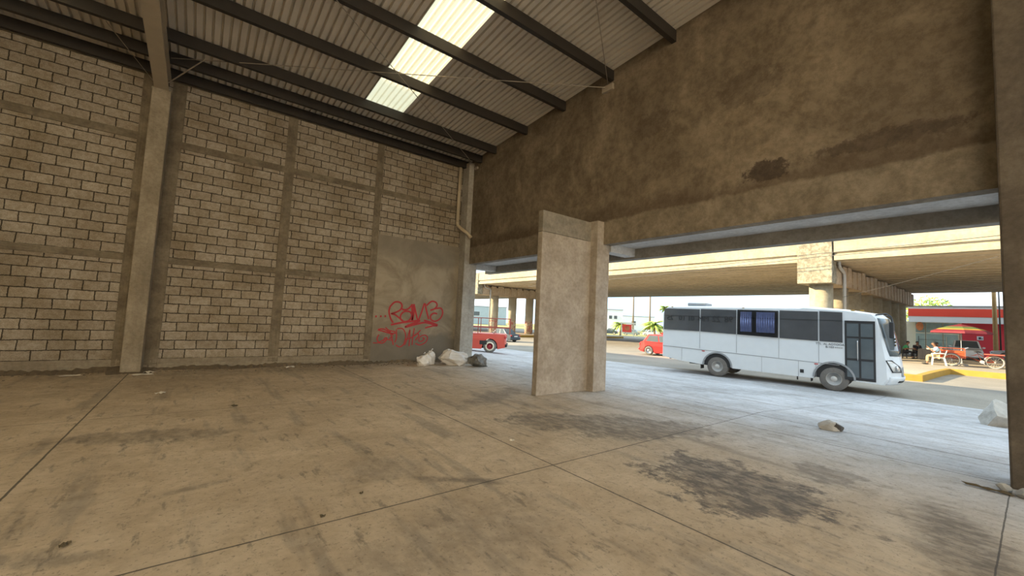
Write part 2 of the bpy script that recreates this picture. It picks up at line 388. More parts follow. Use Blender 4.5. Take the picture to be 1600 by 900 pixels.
# ------------------------------------------------------------------ ground heights
def sm(t): t = min(max(t, 0), 1); return t*t*(3-2*t)
def gz(X, Y):
    b = -.56-.02*min(max(0, Y-8), 70)
    b += .2*sm((X-19.5)/13)*(1-sm((Y-6)/24))
    return b*min(max((X-8.85)/8.65, 0), 1)
YN = [-60,-30,-10,0,3,6,9,12,15,18,22,26,30,36,45,60,78,110,200]
def ground(name, xs, ys, m, off=0, zf=gz):
    b = MB(); L = [[b.v((x, y, zf(x, y)+off)) for y in ys] for x in xs]
    for i in range(len(xs)-1):
        for j in range(len(ys)-1): b.bm.faces.new((L[i][j], L[i+1][j], L[i+1][j+1], L[i][j+1]))
    return struct(b.obj(name, m))
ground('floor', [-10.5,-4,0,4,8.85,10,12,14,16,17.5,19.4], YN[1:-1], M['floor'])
ground('road', [19.4,21,23,25,27,29,31,33,37,48,66,83], YN, M['asphalt'])
ground('ground', [-60,-30,-10.5], [-60,-30,0,12.6,60], M['earth'])
ground('verge', [83,100,150,400], YN, M['grass'])

# ------------------------------------------------------------------ room shell
YL, XF = 12.6, 7.4
def zs(y): return 7.13+.075*(12.6-y)          # underside of the roof sheets
b = MB(); b.box((-9.2, YL, -.1), (7.65, YL+.16, 7.0)); struct(b.obj('wall_left', M['block']))
b = MB(); b.box((-9.1, YL-.02, 0), (7.2, YL+.05, .25)); b.rough(.006, 6, 3); struct(b.obj('baseboard_left', M['plinth']))
for k, (z0, z1) in enumerate(((2.49,2.64), (5.31,5.48), (6.9,7.06))):
    b = MB()
    if k == 0: b.box((-9, YL-.018, z0), (4.08, YL+.05, z1))
    else: b.box((-9, YL-.018 if k == 1 else YL-.05, z0), (7.2, YL+.05, z1))
    b.rough(.006, 5, 5+k); struct(b.obj('trim_%d' % (k+1), M['tie']))
for k, (x0, x1, zt) in enumerate(((-1.46,-1.25,6.9), (-.93,-.67,6.9), (1.55,1.785,6.9), (4.07,4.275,6.9), (-5.6,-5.4,6.9))):
    b = MB(); b.box((x0, YL-.022, 0), (x1, YL+.05, zt)); b.rough(.005, 7, 11+k); struct(b.obj('trim_%d' % (k+4), M['tie']))
b = MB(); b.box((4.275, YL-.03, 0), (7.2, YL+.05, 4.02)); b.rough(.004, 6, 31); struct(b.obj('wall_plaster', M['panel']))
# main column standing off the block wall
b = MB(); b.box((-1.26, 12.15, 0), (-.92, YL+.02, 6.48)); struct(b.obj('column', M['column'], bevel=.015), 'brown concrete column standing against the block wall', 'column')

# front (gable) wall with its openings: lintel and plaster above
b = MB()
ys = [12.62, 8, 4, 0, -4, -8, -12]
R = []
for y in ys: R.append([(XF, y, 3.41), (XF+.25, y, 3.41), (XF+.25, y, 8.8), (XF, y, 8.8)])
b.rings(R); struct(b.obj('wall_front', M['gable']))
b = MB(); b.box((7.2, 12.18, 0), (7.72, YL+.02, 7.05)); struct(b.obj('column', M['cornercol'], bevel=.012), 'pale concrete column in the corner beside the sacks', 'column')
b = MB(); b.box((7.18, 6.17, 0), (7.62, 6.56, 3.95)); struct(b.obj('column', M['pillar'], bevel=.012), 'square concrete column behind the free-standing fin wall', 'column')
b = MB(); b.box((5.65, 6.37, 0), (7.2, 6.52, 3.47)); o = b.obj('wall_fin', M['pillar'], bevel=.012); struct(o, 'pale plastered fin wall standing out from the column', 'wall')
b = MB(); b.box((5.65, 6.372, 3.475), (7.2, 6.518, 3.93)); struct(b.obj('trim_9', M['pillar_dark'], bevel=.008))
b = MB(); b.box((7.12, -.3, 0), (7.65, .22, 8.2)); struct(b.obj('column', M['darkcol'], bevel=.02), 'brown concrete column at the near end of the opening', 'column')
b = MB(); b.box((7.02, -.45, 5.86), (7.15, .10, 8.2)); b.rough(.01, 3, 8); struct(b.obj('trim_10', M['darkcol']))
# porch frame outside the wall: slab, outer lintel, cross beams
b = MB(); b.box((XF+.25, -12, 3.47), (8.62, 12.6, 3.65)); struct(b.obj('ceiling_porch', M['soffit']))
b = MB(); b.box((8.6, -12, 3.22), (8.85, 12.95, 4.6)); struct(b.obj('lintel', M['outer'], bevel=.01), 'grey concrete lintel of the porch over the forecourt', 'lintel')
for y0, y1 in ((6.15,6.45), (12.2,12.5), (-.3,.2)):
    b = MB(); b.box((XF+.25, y0, 3.27), (8.6, y1, 3.5)); struct(b.obj('beam', M['soffit'], bevel=.01), 'short grey beam between the wall and the porch lintel', 'beam')
# neighbouring unit of the same building, the back wall and an added bounce wall
b = MB(); b.box((-2, 12.77, -1.2), (7.7, 48, 8.8)); struct(b.obj('wall_neighbour', M['cream']))

b = MB(); b.box((-9.2, -5.2, -.1), (-9, 12.6, 8.8)); struct(b.obj('wall_back', M['gable']))
b = MB(); b.box((-40, -24, -.8), (7, -20, 14)); struct(b.obj('wall_bounce', M['bouncewall']))  # unseen wall added so sunlight bounces warm into the hall

# ------------------------------------------------------------------ roof
def corrug(name, x0, x1, y0, y1, m):
    b = MB(); prof = []; n = round((x1-x0)/.15)
    for i in range(n):
        X = x0+i*.15
        prof += [(X, 0), (X+.098, 0), (X+.112, .055), (X+.136, .055)]
    prof.append((x0+n*.15, 0))
    L = [[b.v((px, y, zs(y)+pz)) for px, pz in prof] for y in (y0, (y0+y1)/2, y1)]
    for r0, r1 in zip(L, L[1:]):
        for i in range(len(prof)-1): b.bm.faces.new((r0[i], r0[i+1], r1[i+1], r1[i]))
    return b.obj(name, m)
SX = 3.08
for (x0, x1) in ((-9.07, -6.82), (-5.77, -3.67), (-2.62, SX), (SX+1.05, SX+1.05+3.3)):
    struct(corrug('ceiling', x0, x1, 12.72, -5.2, M['sheet']))
struct(corrug('ceiling', SX, SX+1.05, 12.72, 11.02, M['sheet']))
struct(corrug('ceiling', -6.82, -5.77, 12.72, 11.02, M['sheet']))
struct(corrug('ceiling', -3.67, -2.62, 12.72, 11.02, M['sheet']))
PY = [12.44, 11.72, 10.86, 9.26, 7.66, 6.06, 4.46, 2.86, 1.26, -.34, -1.94, -3.54, -5.05]
SKL = ['yellow translucent roof sheet, lowest of the row, nearest the block wall', 'yellow translucent roof sheet, second up from the block wall',
       'large bright translucent roof sheet, third up from the block wall', 'translucent roof sheet, fourth up, cut by the top of the photo']
for k in range(9):
    o = corrug('skylight', SX, SX+1.05, PY[k+2]+.17, PY[k+3]+.19, M['skylight'])
    tag(o, SKL[k] if k < 4 else 'translucent roof sheet of the bright row, further up the slope', 'skylight', 'translucent sheets in the roof')
for k in range(18):  # added unseen skylight rows, bringing more warm light inside
    x0 = (-3.67, -6.82)[k//9]; k = k % 9
    o = corrug('skylight', x0, x0+1.05, PY[k+2]+.17, PY[k+3]+.19, M['skylight'])
    tag(o, 'translucent roof sheet of an added unseen row behind the steel rafter', 'skylight', 'added translucent sheets behind the rafter')
ORD = ['dark steel purlin lying along the top of the block wall', 'second dark steel purlin from the block wall, close to the first', 'third dark steel purlin from the block wall, under the lowest bright sheet',
       'fourth dark steel purlin from the block wall, between two bright sheets', 'fifth steel purlin from the block wall, ending at the anchor plate',
       'sixth dark steel purlin from the block wall, near the top of the photo', 'steel purlin high on the roof slope above the photo edge']
for k, y in enumerate(PY):
    z = zs(y)-.004; d = .25; w = .10; t = .012
    poly = [(y-w/2, z-.005), (y+w/2, z), (y+w/2, z-.05), (y+w/2-t, z-.05), (y+w/2-t, z-t), (y-w/2+t, z-t), (y-w/2+t, z-d+t), (y+w/2-t, z-d+t), (y+w/2-t, z-d+.05), (y+w/2, z-d+.05), (y+w/2, z-d), (y-w/2, z-d)]
    b = MB(); b.prism(poly, 'x', -9.0, XF); o = b.obj('roof_purlin', M['steel'])
    tag(o, ORD[min(k, 6)], 'purlin', 'steel purlins under the roof')
# rafter over the main column
t = thing('steel_rafter', 'beige steel rafter rising from the main column to the roof', 'rafter', (-1.1, 12.35, 6.5))
def raf(x0, x1, zl, zu, name, m):
    b = MB(); P = []
    for y in (12.5, -5.1): P.append([(x0+1.1-1.1, y-12.35, zs(y)+zl-6.5), (x1, y-12.35, zs(y)+zl-6.5), (x1, y-12.35, zs(y)+zu-6.5), (x0, y-12.35, zs(y)+zu-6.5)])
    b.rings(P); return b.obj(name, m, t)
raf(-.13, .13, -.70, -.68, 'bottom_flange', M['beige_steel']); raf(-.012, .012, -.68, -.28, 'web', M['beige_steel']); raf(-.13, .13, -.28, -.262, 'top_flange', M['beige_steel'])
b = MB(); b.box((-.17, -.18, -.055), (.17, .14, -.02)); b.obj('base_plate', M['beige_steel'], t)
def rod(p, q, r, label, m='rod', name='tie_rod', group='roof bracing rods'):
    b = MB(); b.tube([p, q], r, 6); return tag(b.obj(name, M[m]), label, 'rod', group)
rod((-.95, 11.6, 7.0), (7.37, 6.22, 7.27), .009, 'thin steel bracing rod running level from the rafter to the anchor plate')
rod((-1.0, 5.6, 7.25), (7.37, 12.02, 6.86), .009, 'thin steel bracing rod falling across the bright sheets to the corner')
rod((7.36, 6.15, 7.3), (3.0, 3.2, 7.52), .009, 'thin steel bracing rod rising from the anchor plate up the roof')
rod((-.98, 12.05, 6.62), (-.35, 11.0, 6.93), .014, 'short pale steel strut beside the foot of the rafter', 'plate')
rod((-1.2, 12.2, 6.55), (-1.9, 10.95, 7.0), .007, 'short thin rod on the dark side of the rafter foot')
b = MB(); b.box((XF-.06, 6.0, 7.15), (XF+.01, 6.32, 7.3)); tag(b.obj('anchor_plate', M['plate'], bevel=.004), 'small pale steel anchor plate high on the brown wall', 'plate')
b = MB(); b.box((XF-.06, 11.9, 6.78), (XF+.01, 12.1, 6.86)); tag(b.obj('anchor_plate', M['plate'], bevel=.004), 'small pale steel anchor plate up in the dark corner', 'plate')
# rainwater pipe in the corner
t = thing('downpipe', 'ochre plastic rainwater pipe running down the corner to an elbow', 'pipe', (7.02, 12.5, 4.1))
b = MB(); b.tube([(0,0,2.8), (0,0,.75)], .058, 14); b.obj('pipe', M['pvc'], t, True)
b = MB(); b.tube([(0,0,.78), (.0,-.04,.66), (.06,-.22,.52), (.2,-.40,.36), (.31,-.46,.22)], .06, 14); b.obj('elbow', M['pvc'], t, True)
for z in (.76, 1.9):
    b = MB(); b.lathe([(.058,-.05),(.068,-.05),(.068,.05),(.058,.05)], (0,0,z), 14); b.obj('coupling', M['pvc'], t, True)
b = MB(); b.tube([(.27,-.44,.27), (.315,-.462,.215)], .067, 14); b.obj('collar', M['pvc'], t, True)

# ------------------------------------------------------------------ graffiti: paint strokes lying on the plaster
GY = YL-.034
def strokes(name, S_, label):
    b = MB()
    for si, (pts, w) in enumerate(S_):
        # smooth the hand-drawn line
        P = [Vector((p[0], p[1])) for p in pts]; Q = []
        n = len(P)
        for i in range(n-1):
            p0, p1, p2, p3 = P[max(i-1,0)], P[i], P[i+1], P[min(i+2,n-1)]
            for k in range(6):
                u = k/6; Q.append(.5*((2*p1)+(-p0+p2)*u+(2*p0-5*p1+4*p2-p3)*u*u+(-p0+3*p1-3*p2+p3)*u**3))
        Q.append(P[-1]); L = []
        for i, q in enumerate(Q):
            d = Q[min(i+1,len(Q)-1)]-Q[max(i-1,0)]
            if d.length < 1e-6: d = Vector((1,0))
            d.normalize(); nn = Vector((-d.y, d.x))*w/2
            L.append((q+nn, q-nn))
        for (a, c), (e, f) in zip(L, L[1:]):
            b.face([(a.x,GY-si*.0006,a.y),(c.x,GY-si*.0006,c.y),(f.x,GY-si*.0006,f.y),(e.x,GY-si*.0006,e.y)])
    o = b.obj(name, M['spray']); tag(o, label, 'graffiti'); return o
# picture-plane drawing (zoomed sketch units) to wall metres
def gm(L, sx=1479/230, sy=900/140):
    out = []
    for (px, py) in L: out.append(sk(px, py))
    return out
def sk(px, py):
    # bilinear map of the tag's sketch box onto the wall: corners measured on the plaster
    u = (px-100)/(720-100); v = (py-160)/(610-160)
    xt, xb = 4.34+u*(6.75-4.34), 4.31+u*(6.50-4.31)
    zt, zb = 1.86+u*.215, .46+u*.02
    return (xt+(xb-xt)*v, zt+(zb-zt)*v)
W = .055
A = [([(222,195),(215,250),(235,320),(262,365)], W), ([(222,200),(255,160),(300,165),(322,200),(310,240),(270,265),(238,275),(268,285),(310,318),(350,352)], W),
     ([(318,225),(345,240),(380,232),(405,200)], W), ([(430,300),(400,262),(350,258),(322,290),(328,335),(365,358),(405,345),(425,305)], W),
     ([(408,185),(420,250),(432,345),(438,280),(428,190)], W*1.25), ([(425,185),(450,255),(487,345),(505,290),(522,180)], W),
     ([(528,180),(548,240),(590,340)], W), ([(545,205),(585,165),(630,175),(648,210),(625,240),(590,252)], W), ([(625,240),(690,235),(718,280),(705,335),(660,362),(615,345),(603,305),(630,282),(665,290)], W),
     ([(245,385),(330,368),(420,358),(505,350),(440,380),(375,412),(470,388),(560,372),(640,392),(690,402),(620,372),(545,350)], W*1.1), ([(385,405),(470,372),(510,352)], W*1.1), ([(600,375),(688,405),(640,408),(570,425)], W*.9)]
for cx in (110, 150, 187): A.append(([(cx-7,298),(cx+7,298)], .06))
strokes('graffiti', [(gm(p), w) for p, w in A], 'large looping red spray-painted tag with three dots on the plaster')
W = .035
A = [([(280,490),(235,455),(180,425),(140,432),(190,450),(250,470),(300,468)], W*1.2), ([(200,410),(235,440),(295,455)], W), ([(150,480),(138,520),(160,560),(200,560),(225,520),(205,515),(195,545)], W),
     ([(105,560),(150,560),(210,530),(280,540)], W*.8), ([(240,440),(270,520),(290,585)], W), ([(245,520),(275,505)], W), ([(300,430),(310,520),(300,560)], W), ([(305,425),(360,430),(395,500),(385,580),(350,605),(315,585)], W),
     ([(395,590),(415,520),(425,440),(435,520),(442,600)], W), ([(400,535),(445,520)], W), ([(465,425),(465,520),(470,590)], W), ([(445,520),(490,490),(530,445)], W), ([(470,500),(505,480),(520,500),(495,545)], W),
     ([(500,575),(550,590),(600,565),(612,520),(580,495),(535,510),(528,545),(555,555),(582,530),(560,520)], W)]
strokes('graffiti', [(gm(p), w) for p, w in A], 'smaller scrawled red tag below the large one')

# ------------------------------------------------------------------ litter and sacks
def lump(c, r, seed, m, name, label, cat, group=None, rz=0, cuts=26):
    rd = random.Random(seed); b = MB()
    bmesh.ops.create_icosphere(b.bm, subdivisions=4, radius=1)
    pl = [(Vector((rd.gauss(0,1), rd.gauss(0,1), rd.gauss(.2,.8))).normalized(), rd.uniform(.70,.93)) for _ in range(cuts)]
    fold = [(Vector((rd.gauss(0,1), rd.gauss(0,1), rd.gauss(0,1))).normalized(), rd.uniform(3,8), rd.uniform(0,6), rd.uniform(.02,.05)) for _ in range(7)]
    for v in b.bm.verts:
        for n, d in pl:
            k = v.co.dot(n)
            if k > d: v.co -= n*(k-d)*1.25
        v.co *= 1+sum(a*(1-abs(math.sin(v.co.dot(n)*f+p))*2) for n, f, p, a in fold)
        x, y, z = v.co; z = max(z, -.62)+.62
        if z < .05: x *= 1.06; y *= 1.06
        v.co = Vector((x*r[0], y*r[1], z*r[2]*1.1))
    bmesh.ops.rotate(b.bm, verts=b.bm.verts[:], cent=(0,0,0), matrix=Matrix.Rotation(rz, 3, 'Z'))
    o = b.obj(name, m); o.location = c; tag(o, label, cat, group); return o
def knot(parent, p, m, s=.05):
    s *= .6
    b = MB(); b.tube([p, (p[0]+.02, p[1], p[2]+s), (p[0]+.05, p[1]+.02, p[2]+s*1.6)], [s*.9, s*.35, s*.8], 8); b.obj('tied_neck', m, parent, True)
o = lump((5.55,11.5,0), (.30,.22,.22), 3, M['sack'], 'rubbish_sack', 'small round white sack by the foot of the graffiti panel', 'sack', group='rubbish sacks by the corner column')
knot(o, (0,0,.36), M['sack'], .04)
o = lump((5.95,11.86,0), (.22,.22,.27), 5, M['sack'], 'rubbish_sack', 'upright white sack between the small round one and the large heap', 'sack', group='rubbish sacks by the corner column')
knot(o, (.03,0,.43), M['sack'], .04)
o = lump((6.56,11.44,0), (.62,.36,.30), 8, M['sack'], 'rubbish_sack', 'large slumped white sack lying against the corner column', 'sack', group='rubbish sacks by the corner column', rz=-.25)
knot(o, (-.2,.05,.42), M['sack'], .05)
lump((7.2,11.62,0), (.34,.16,.13), 12, M['sack'], 'rubbish_sack', 'flat pale sack between the large white sack and the grey bag', 'sack', group='rubbish sacks by the corner column')
lump((7.2,10.95,0), (.42,.34,.235), 33, M['sackgrey'], 'rubbish_bag', 'crumpled dark grey bag at the right end of the sacks', 'bag')
# dirt swept along the foot of the block wall
b = MB(); rd = random.Random(5); xs = [-6+i*.06 for i in range(int(13.1/.06))]; L = []
for x in xs:
    w = .16+.14*math.sin(x*2.1)+.10*rd.random(); h = .03+.02*math.sin(x*3.7+1)+.045*rd.random()
    if -1.5 < x < -.7: w += .45
    L.append([(x,YL,h*1.3), (x,YL-.03-w*.2,h), (x,YL-.03-w*.6,h*.5), (x,YL-.05-w,.002)])
b.rings(L, False, False)
for i in range(500):
    x = rd.uniform(-5.5,7); y = YL-.08-abs(rd.gauss(0,.3)); s = rd.uniform(.008,.028)
    b.hexa([(x-s,y-s,0),(x+s,y-s*.8,0),(x+s*.9,y+s,0),(x-s,y+s,0),(x-s*.6,y-s*.5,s),(x+s*.5,y-s*.6,s*1.1),(x+s*.6,y+s*.5,s*.8),(x-s*.5,y+s*.5,s)])
tag(b.obj('dirt', M['dirt']), 'loose dark dirt swept along the foot of the block wall', 'dirt', kind='stuff')
def flat(x, y, sx, sy, rz, m, name, label, cat, h=.02, group='litter on the floor', z=0):
    b = MB(); n = 5; L = []
    rd = random.Random(int((x*37+y*91)*100))
    if m is M['leaf_dry'] and sx < .2: sx *= .6; sy *= .6; h *= .6
    for i in range(n):
        L.append([b.v(((i/(n-1)-.5)*sx*(1+.15*rd.uniform(-1,1)), (j/(n-1)-.5)*sy*(1+.25*rd.uniform(-1,1)), .004+h*rd.random())) for j in range(n)])
    for i in range(n-1):
        for j in range(n-1): b.bm.faces.new((L[i][j], L[i+1][j], L[i+1][j+1], L[i][j+1]))
    o = b.obj(name, m); o.location = (x, y, z); o.rotation_euler = (0,0,rz)
    s = o.modifiers.new('thick', 'SOLIDIFY'); s.thickness = .003
    tag(o, label, cat, group)
flat(-.86,11.75,.34,.10,.3,M['paper'],'paper_scrap','long white scrap on the floor at the foot of the main column','scrap')
flat(-.75,12.0,.2,.12,.9,M['paper'],'paper_scrap','pale crumpled scrap touching the right foot of the main column','scrap',.05)
flat(-1.95,12.0,.30,.07,.1,M['paper'],'paper_scrap','thin white scrap by the dirt left of the main column','scrap')
flat(-.42,9.3,.13,.09,.5,M['paper'],'paper_scrap','small bright scrap alone on the floor before the main column','scrap',.03)
flat(.56,7.75,.13,.09,.2,M['leaf_dry'],'dry_leaf','dark curled leaf in the middle of the left floor','leaf',.05)
flat(-.56,3.85,.09,.05,.8,M['leaf_dry'],'dry_leaf','dark curled leaf near the bottom left corner of the floor','leaf',.04)
flat(.88,3.4,.06,.04,.2,M['leaf_dry'],'dry_leaf','tiny dark leaf just above the near floor joint','leaf',.03)
flat(1.25,3.65,.05,.03,.6,M['leaf_dry'],'dry_leaf','tiny dark leaf close by the crossing floor joint','leaf',.03)
flat(3.35,4.2,.06,.04,.2,M['paper'],'paper_scrap','tiny white scrap on the floor joint in mid floor','scrap',.02)
flat(2.0,12.0,.22,.12,.2,M['paper'],'paper_scrap','grey-white rag below the slim tie column','scrap',.06)
# rocks
def rock(c, r, seed, m, label, name='rubble_chunk', group=None, parent=None):
    rd = random.Random(seed); b = MB()
    bmesh.ops.create_icosphere(b.bm, subdivisions=3, radius=1)
    pl = [(Vector((rd.uniform(-1,1), rd.uniform(-1,1), rd.uniform(-.6,1))).normalized(), rd.uniform(.55,.85)) for _ in range(12)]
    for v in b.bm.verts:
        for n, d in pl:
            k = v.co.dot(n)
            if k > d: v.co -= n*(k-d)
        v.co += Vector((rd.uniform(-1,1), rd.uniform(-1,1), rd.uniform(-1,1)))*.02
        v.co = Vector((v.co.x*r[0], v.co.y*r[1], max(v.co.z, -.6)*r[2]+r[2]*.6))
    o = b.obj(name, m, parent); o.location = c
    if not parent: tag(o, label, 'rock', group)
    return o
k = rock((8.36,2.12,0), (.17,.12,.11), 4, M['rock'], 'broken concrete chunk with a dark end alone on the forecourt', group=None); k.rotation_euler = (0,0,-.9)
d = rock((.08,-.01,.01), (.115,.10,.085), 9, M['rockdark'], '', 'dark_lump', parent=k)
zb = gz(14.9,.65)
o = rock((14.9,.62,zb-.04), (.5,.36,.42), 14, M['rock'], 'pale stone block at the road edge behind the near column', 'stone_block')
for i, (x, y, s, q) in enumerate(((6.95,.26,.07,'pale rubble lump at the foot of the near column'), (6.85,.12,.09,'larger rubble lump tucked under the near column'), (7.0,.02,.06,'small rubble lump at the frame edge by the near column'))):
    rock((x,y,0), (s,s*.9,s*.7), 40+i, M['rock'], q, group='rubble by the near column')
flat(6.8,.36,.34,.05,1.5,M['leaf_dry'],'dry_leaf','long dark strip of debris lying by the near column rubble','debris',.03)

# ------------------------------------------------------------------ overpass
CY = 9.65
t = thing('overpass', 'long pale concrete road overpass crossing behind the bus', 'overpass', (35, 9.6, 6.65))
def loc(P, o=(35, 9.6, 6.65)): return [(p[0]-o[0], p[1]-o[1], p[2]-o[2]) for p in P]
Y0, Y1 = -70-9.6, 130-9.6
def yprism(poly, name, m, a0=Y0, a1=Y1):
    b = MB(); b.prism([(x-35, z-6.65) for x, z in poly], 'y', a0, a1); return b.obj(name, m, t)
yprism([(35.3,7.55),(66.2,7.55),(66.2,7.85),(35.3,7.85)], 'deck', M['girder'])
for (p0, p1) in ((Y0, -.1-.98), (-.1+1.15, 44.5), (46.5, Y1)):
    yprism([(34.85,6.65),(34.85,6.98),(35.0,7.12),(34.82,7.22),(34.82,8.55),(35.1,8.6),(35.3,7.9),(35.3,6.65)], 'parapet', M['bridge'], p0, p1)
yprism([(66.2,6.65),(66.5,6.65),(66.5,8.6),(66.25,8.6)], 'parapet', M['bridge'])
for i in range(18):
    X = 35.75+i*1.7
    yprism([(X+.05,6.68),(X+1.1,6.68),(X+1.15,6.78),(X+1.15,7.6),(X,7.6),(X,6.78)], 'girder', M['girder'])
def pier(yc, label, ncol, muralm, gl, xo=0):
    r = thing('bridge_pier', label, 'pier', (35, yc, gl), 0, 'piers of the overpass')
    z0 = 5.08-gl
    b = MB(); b.box((.6,-.95,z0), (31.2,.95,6.3-gl)); b.obj('pier_cap', M['cap'], r)
    for s in (-1, 1):
        b = MB()
        for i in range(22):
            x = 1.1+i*1.37; h = .28*((i*7) % 3)/2
            b.box((x,s*.97-.06,z0+.02), (x+.95,s*.97+.06,6.42-gl+h*.6))
        b.obj('formwork_panel', M['cap'], r)
    b = MB(); b.box((-.25,-1.05,z0-.02), (.75,1.05,8.45-gl)); b.obj('cap_end', M['capend'], r, bevel=.04)
    for i in range(18):
        b = MB(); b.box((1.0+i*1.7,-.5,6.3-gl), (1.75+i*1.7,.5,6.675-gl)); b.obj('bearing_block', M['cap'], r)
    for i in range(ncol):
        b = MB(); b.lathe([(.72,-.3),(.72,z0)], (1.25+xo+i*3.85,0,0), 28); o = b.obj('column', muralm, r, True)
    b = MB(); b.tube([(.95,-1.16,8.2-gl),(.95,-1.16,6.5-gl),(1.1,-1.16,6.25-gl),(2.1,-1.16,6.0-gl),(2.2,-1.16,5.8-gl),(2.2,-1.16,.2)], .11, 10); b.obj('drain_pipe', M['galv'], r, True)
    return r
pier(CY, 'nearer bridge pier with a rough square cap end, above the bus roof', 8, M['bridge'], gz(40,9)+.3)
pier(55.2, 'far bridge pier with red painted column bases, behind the pickup truck', 7, M['mural'], gz(40,55)+.3, 2.6)
# ------------------------------------------------------------------ pavements of the median
def slab(name, poly, off, m, kerbpts=None, base=-.25):
    b = MB(); top = [(x,y,gz(x,y)+off) for x,y in poly]; bot = [(x,y,gz(x,y)+base) for x,y in poly]
    b.rings([bot, top]); struct(b.obj(name, m))
    if kerbpts:
        b = MB(); R = []
        for i, (x,y) in enumerate(kerbpts):
            p = Vector((x,y)); a = Vector(kerbpts[max(i-1,0)]); c = Vector(kerbpts[min(i+1,len(kerbpts)-1)]); d = (c-a).normalized(); n = Vector((-d.y,d.x))*.14
            z = gz(x,y)
            R.append([(x+n.x,y+n.y,z-.2),(x-n.x,y-n.y,z-.2),(x-n.x,y-n.y,z+off+.03),(x+n.x,y+n.y,z+off+.03)])
        b.rings(R); struct(b.obj('kerb', M['yellow'], bevel=.02), 'yellow painted kerb edging the pavement under the overpass', 'kerb')
slab('pavement', [(32.7,-40),(32.7,0),(32.6,3.0),(26.4,3.35),(26.2,4.6),(28.5,7.5),(33,12),(33,16),(49,16),(49,7.0),(60,5.2),(60,-40)], .26, M['median'],
     [(32.7,-40),(32.7,-20),(32.7,0),(32.6,3.0),(29.5,3.2),(26.4,3.35),(26.2,4.6),(28.5,7.5),(33,12),(33,16)])
slab('pavement', [(33.5,48),(33.5,64),(64,64),(64,48)], .3, M['median'], [(64,48),(50,48),(33.5,48),(33.5,56),(33.5,64)])

# ------------------------------------------------------------------ wheels
def wheel(parent, x, y, r, w, side, rimm, name='wheel', rr=.55):
    """tyre centred at (x,y,r) with axle along y; outer face towards side*y"""
    b = MB(); b.lathe([(r*rr,-w/2),(r*.93,-w/2),(r,-w*.36),(r,w*.36),(r*.93,w/2),(r*rr,w/2)], (x,y,r), 28, 'y', False); o = b.obj(name, M['tyre'], parent, True)
    s = side
    b = MB(); b.lathe([(r*rr*1.03,s*w*.47),(r*rr*.94,s*w*.48),(r*rr*.88,s*w*.40),(r*rr*.60,s*w*.37),(r*rr*.46,s*w*.44),(r*rr*.26,s*w*.56),(.001,s*w*.57)], (x,y,r), 24, 'y'); b.obj('rim', rimm, o, True)
    b = MB()
    for k in range(8):
        a = 2*PI*k/8; b.tube([(x+r*rr*.72*math.cos(a), y+s*w*.36, r+r*rr*.72*math.sin(a)), (x+r*rr*.72*math.cos(a), y+s*w*.395, r+r*rr*.72*math.sin(a))], r*.06, 8)
    b.obj('wheel_slot', M['black'], o)
    return o

# ------------------------------------------------------------------ the bus
bx, by = 18.22, 8.64; fx, fy = 18.82, 4.64
ang = math.atan2(fy-by, fx-bx); du = Vector((math.cos(ang), math.sin(ang)))
ori = Vector((bx, by))-du*2.49+Vector((-du.y, du.x))*1.2      # rear centre; right flank (-y) faces the hall
bus = thing('bus', 'white single-deck bus with dark windows parked on the road', 'bus', (ori.x, ori.y, -.56), ang)
HW = 1.2
def arc(cx, cz, r, a0, a1, n): return [(cx+r*math.cos(a0+(a1-a0)*i/n), cz+r*math.sin(a0+(a1-a0)*i/n)) for i in range(n+1)]
prof = [(0,.66),(.85,.53),(1.88,.45)]+arc(2.49,.45,.56,PI,0,10)+[(3.12,.42),(5.9,.39)]+arc(6.53,.45,.58,PI,0,10)+[(7.2,.44),(7.86,.41),(7.98,.62),(7.97,1.1),(7.92,1.47),(7.86,1.9),(7.72,2.72),(7.6,2.90),(6.9,3.06),(5.6,3.16),(5.5,3.13),(2.5,3.12),(.25,3.11),(.06,2.98),(0,2.7)]
def busp(x, z, y):
    f = abs(y)/HW
    X = x+sm((x-7.0)/.95)*.42*(1-f**2.4)-(.0 if x > .5 else 0)
    if x < .3: X = x+.10*f**4-.06
    k = sm((z-2.75)/.38)
    return (X, y*(1-.045*k), z-k*.10*f**5)
b = MB(); R = []
for y in (-1.2,-1.12,-.9,-.5,0,.5,.9,1.12,1.2): R.append([busp(x,z,y) for x,z in prof])
b.rings(R); b.obj('body', M['buswhite'], bus)
def flank(poly, name, m, parent, d0=.004, d1=.012, s=-1):
    b = MB(); n = len(poly)
    b.rings([[(x, s*(HW*(1-.045*sm((z-2.75)/.38))+d0), z) for x,z in poly], [(x, s*(HW*(1-.045*sm((z-2.75)/.38))+d1), z) for x,z in poly]])
    return b.obj(name, m, parent)
wx = [.06,1.75,3.26,4.80,6.09,6.82]; wb = [1.94,1.93,1.89,1.84,1.81,1.80]
for s in (-1, 1):
    for i in range(5):
        x0, x1 = wx[i]+.025, wx[i+1]-.02
        w = flank([(x0,wb[i]),(x1,wb[i+1]),(x1,2.93 if i < 4 else 2.92),(x0,2.95)], 'window', M['dglass'], bus, .002, .010, s)
        b = MB(); b.box((x0+.02, s*(HW+.010)-.002, 2.60), (x1-.02, s*(HW+.010)+.002, 2.615)); b.obj('slider_rail', M['frame'], w)
        if s == -1 and i == 2:
            for (c0, c1) in ((x0+.12,x0+.55),(x0+.72,x1-.12)):
                b = MB(); L = []; n = int((c1-c0)/.02)
                for k in range(n+1):
                    x = c0+(c1-c0)*k/n; yy = -(HW+.020+.006*math.sin(k*1.5)); L.append([(x,yy,2.02),(x,yy,2.45),(x,yy+.018,2.86)])
                b.rings(L, False, False); b.obj('curtain', M['curtain'], w)
            flank([(x0,wb[i]),(x1,wb[i+1]),(x1,2.93),(x0,2.95)], 'pane', M['pane'], w, .034, .037, s)
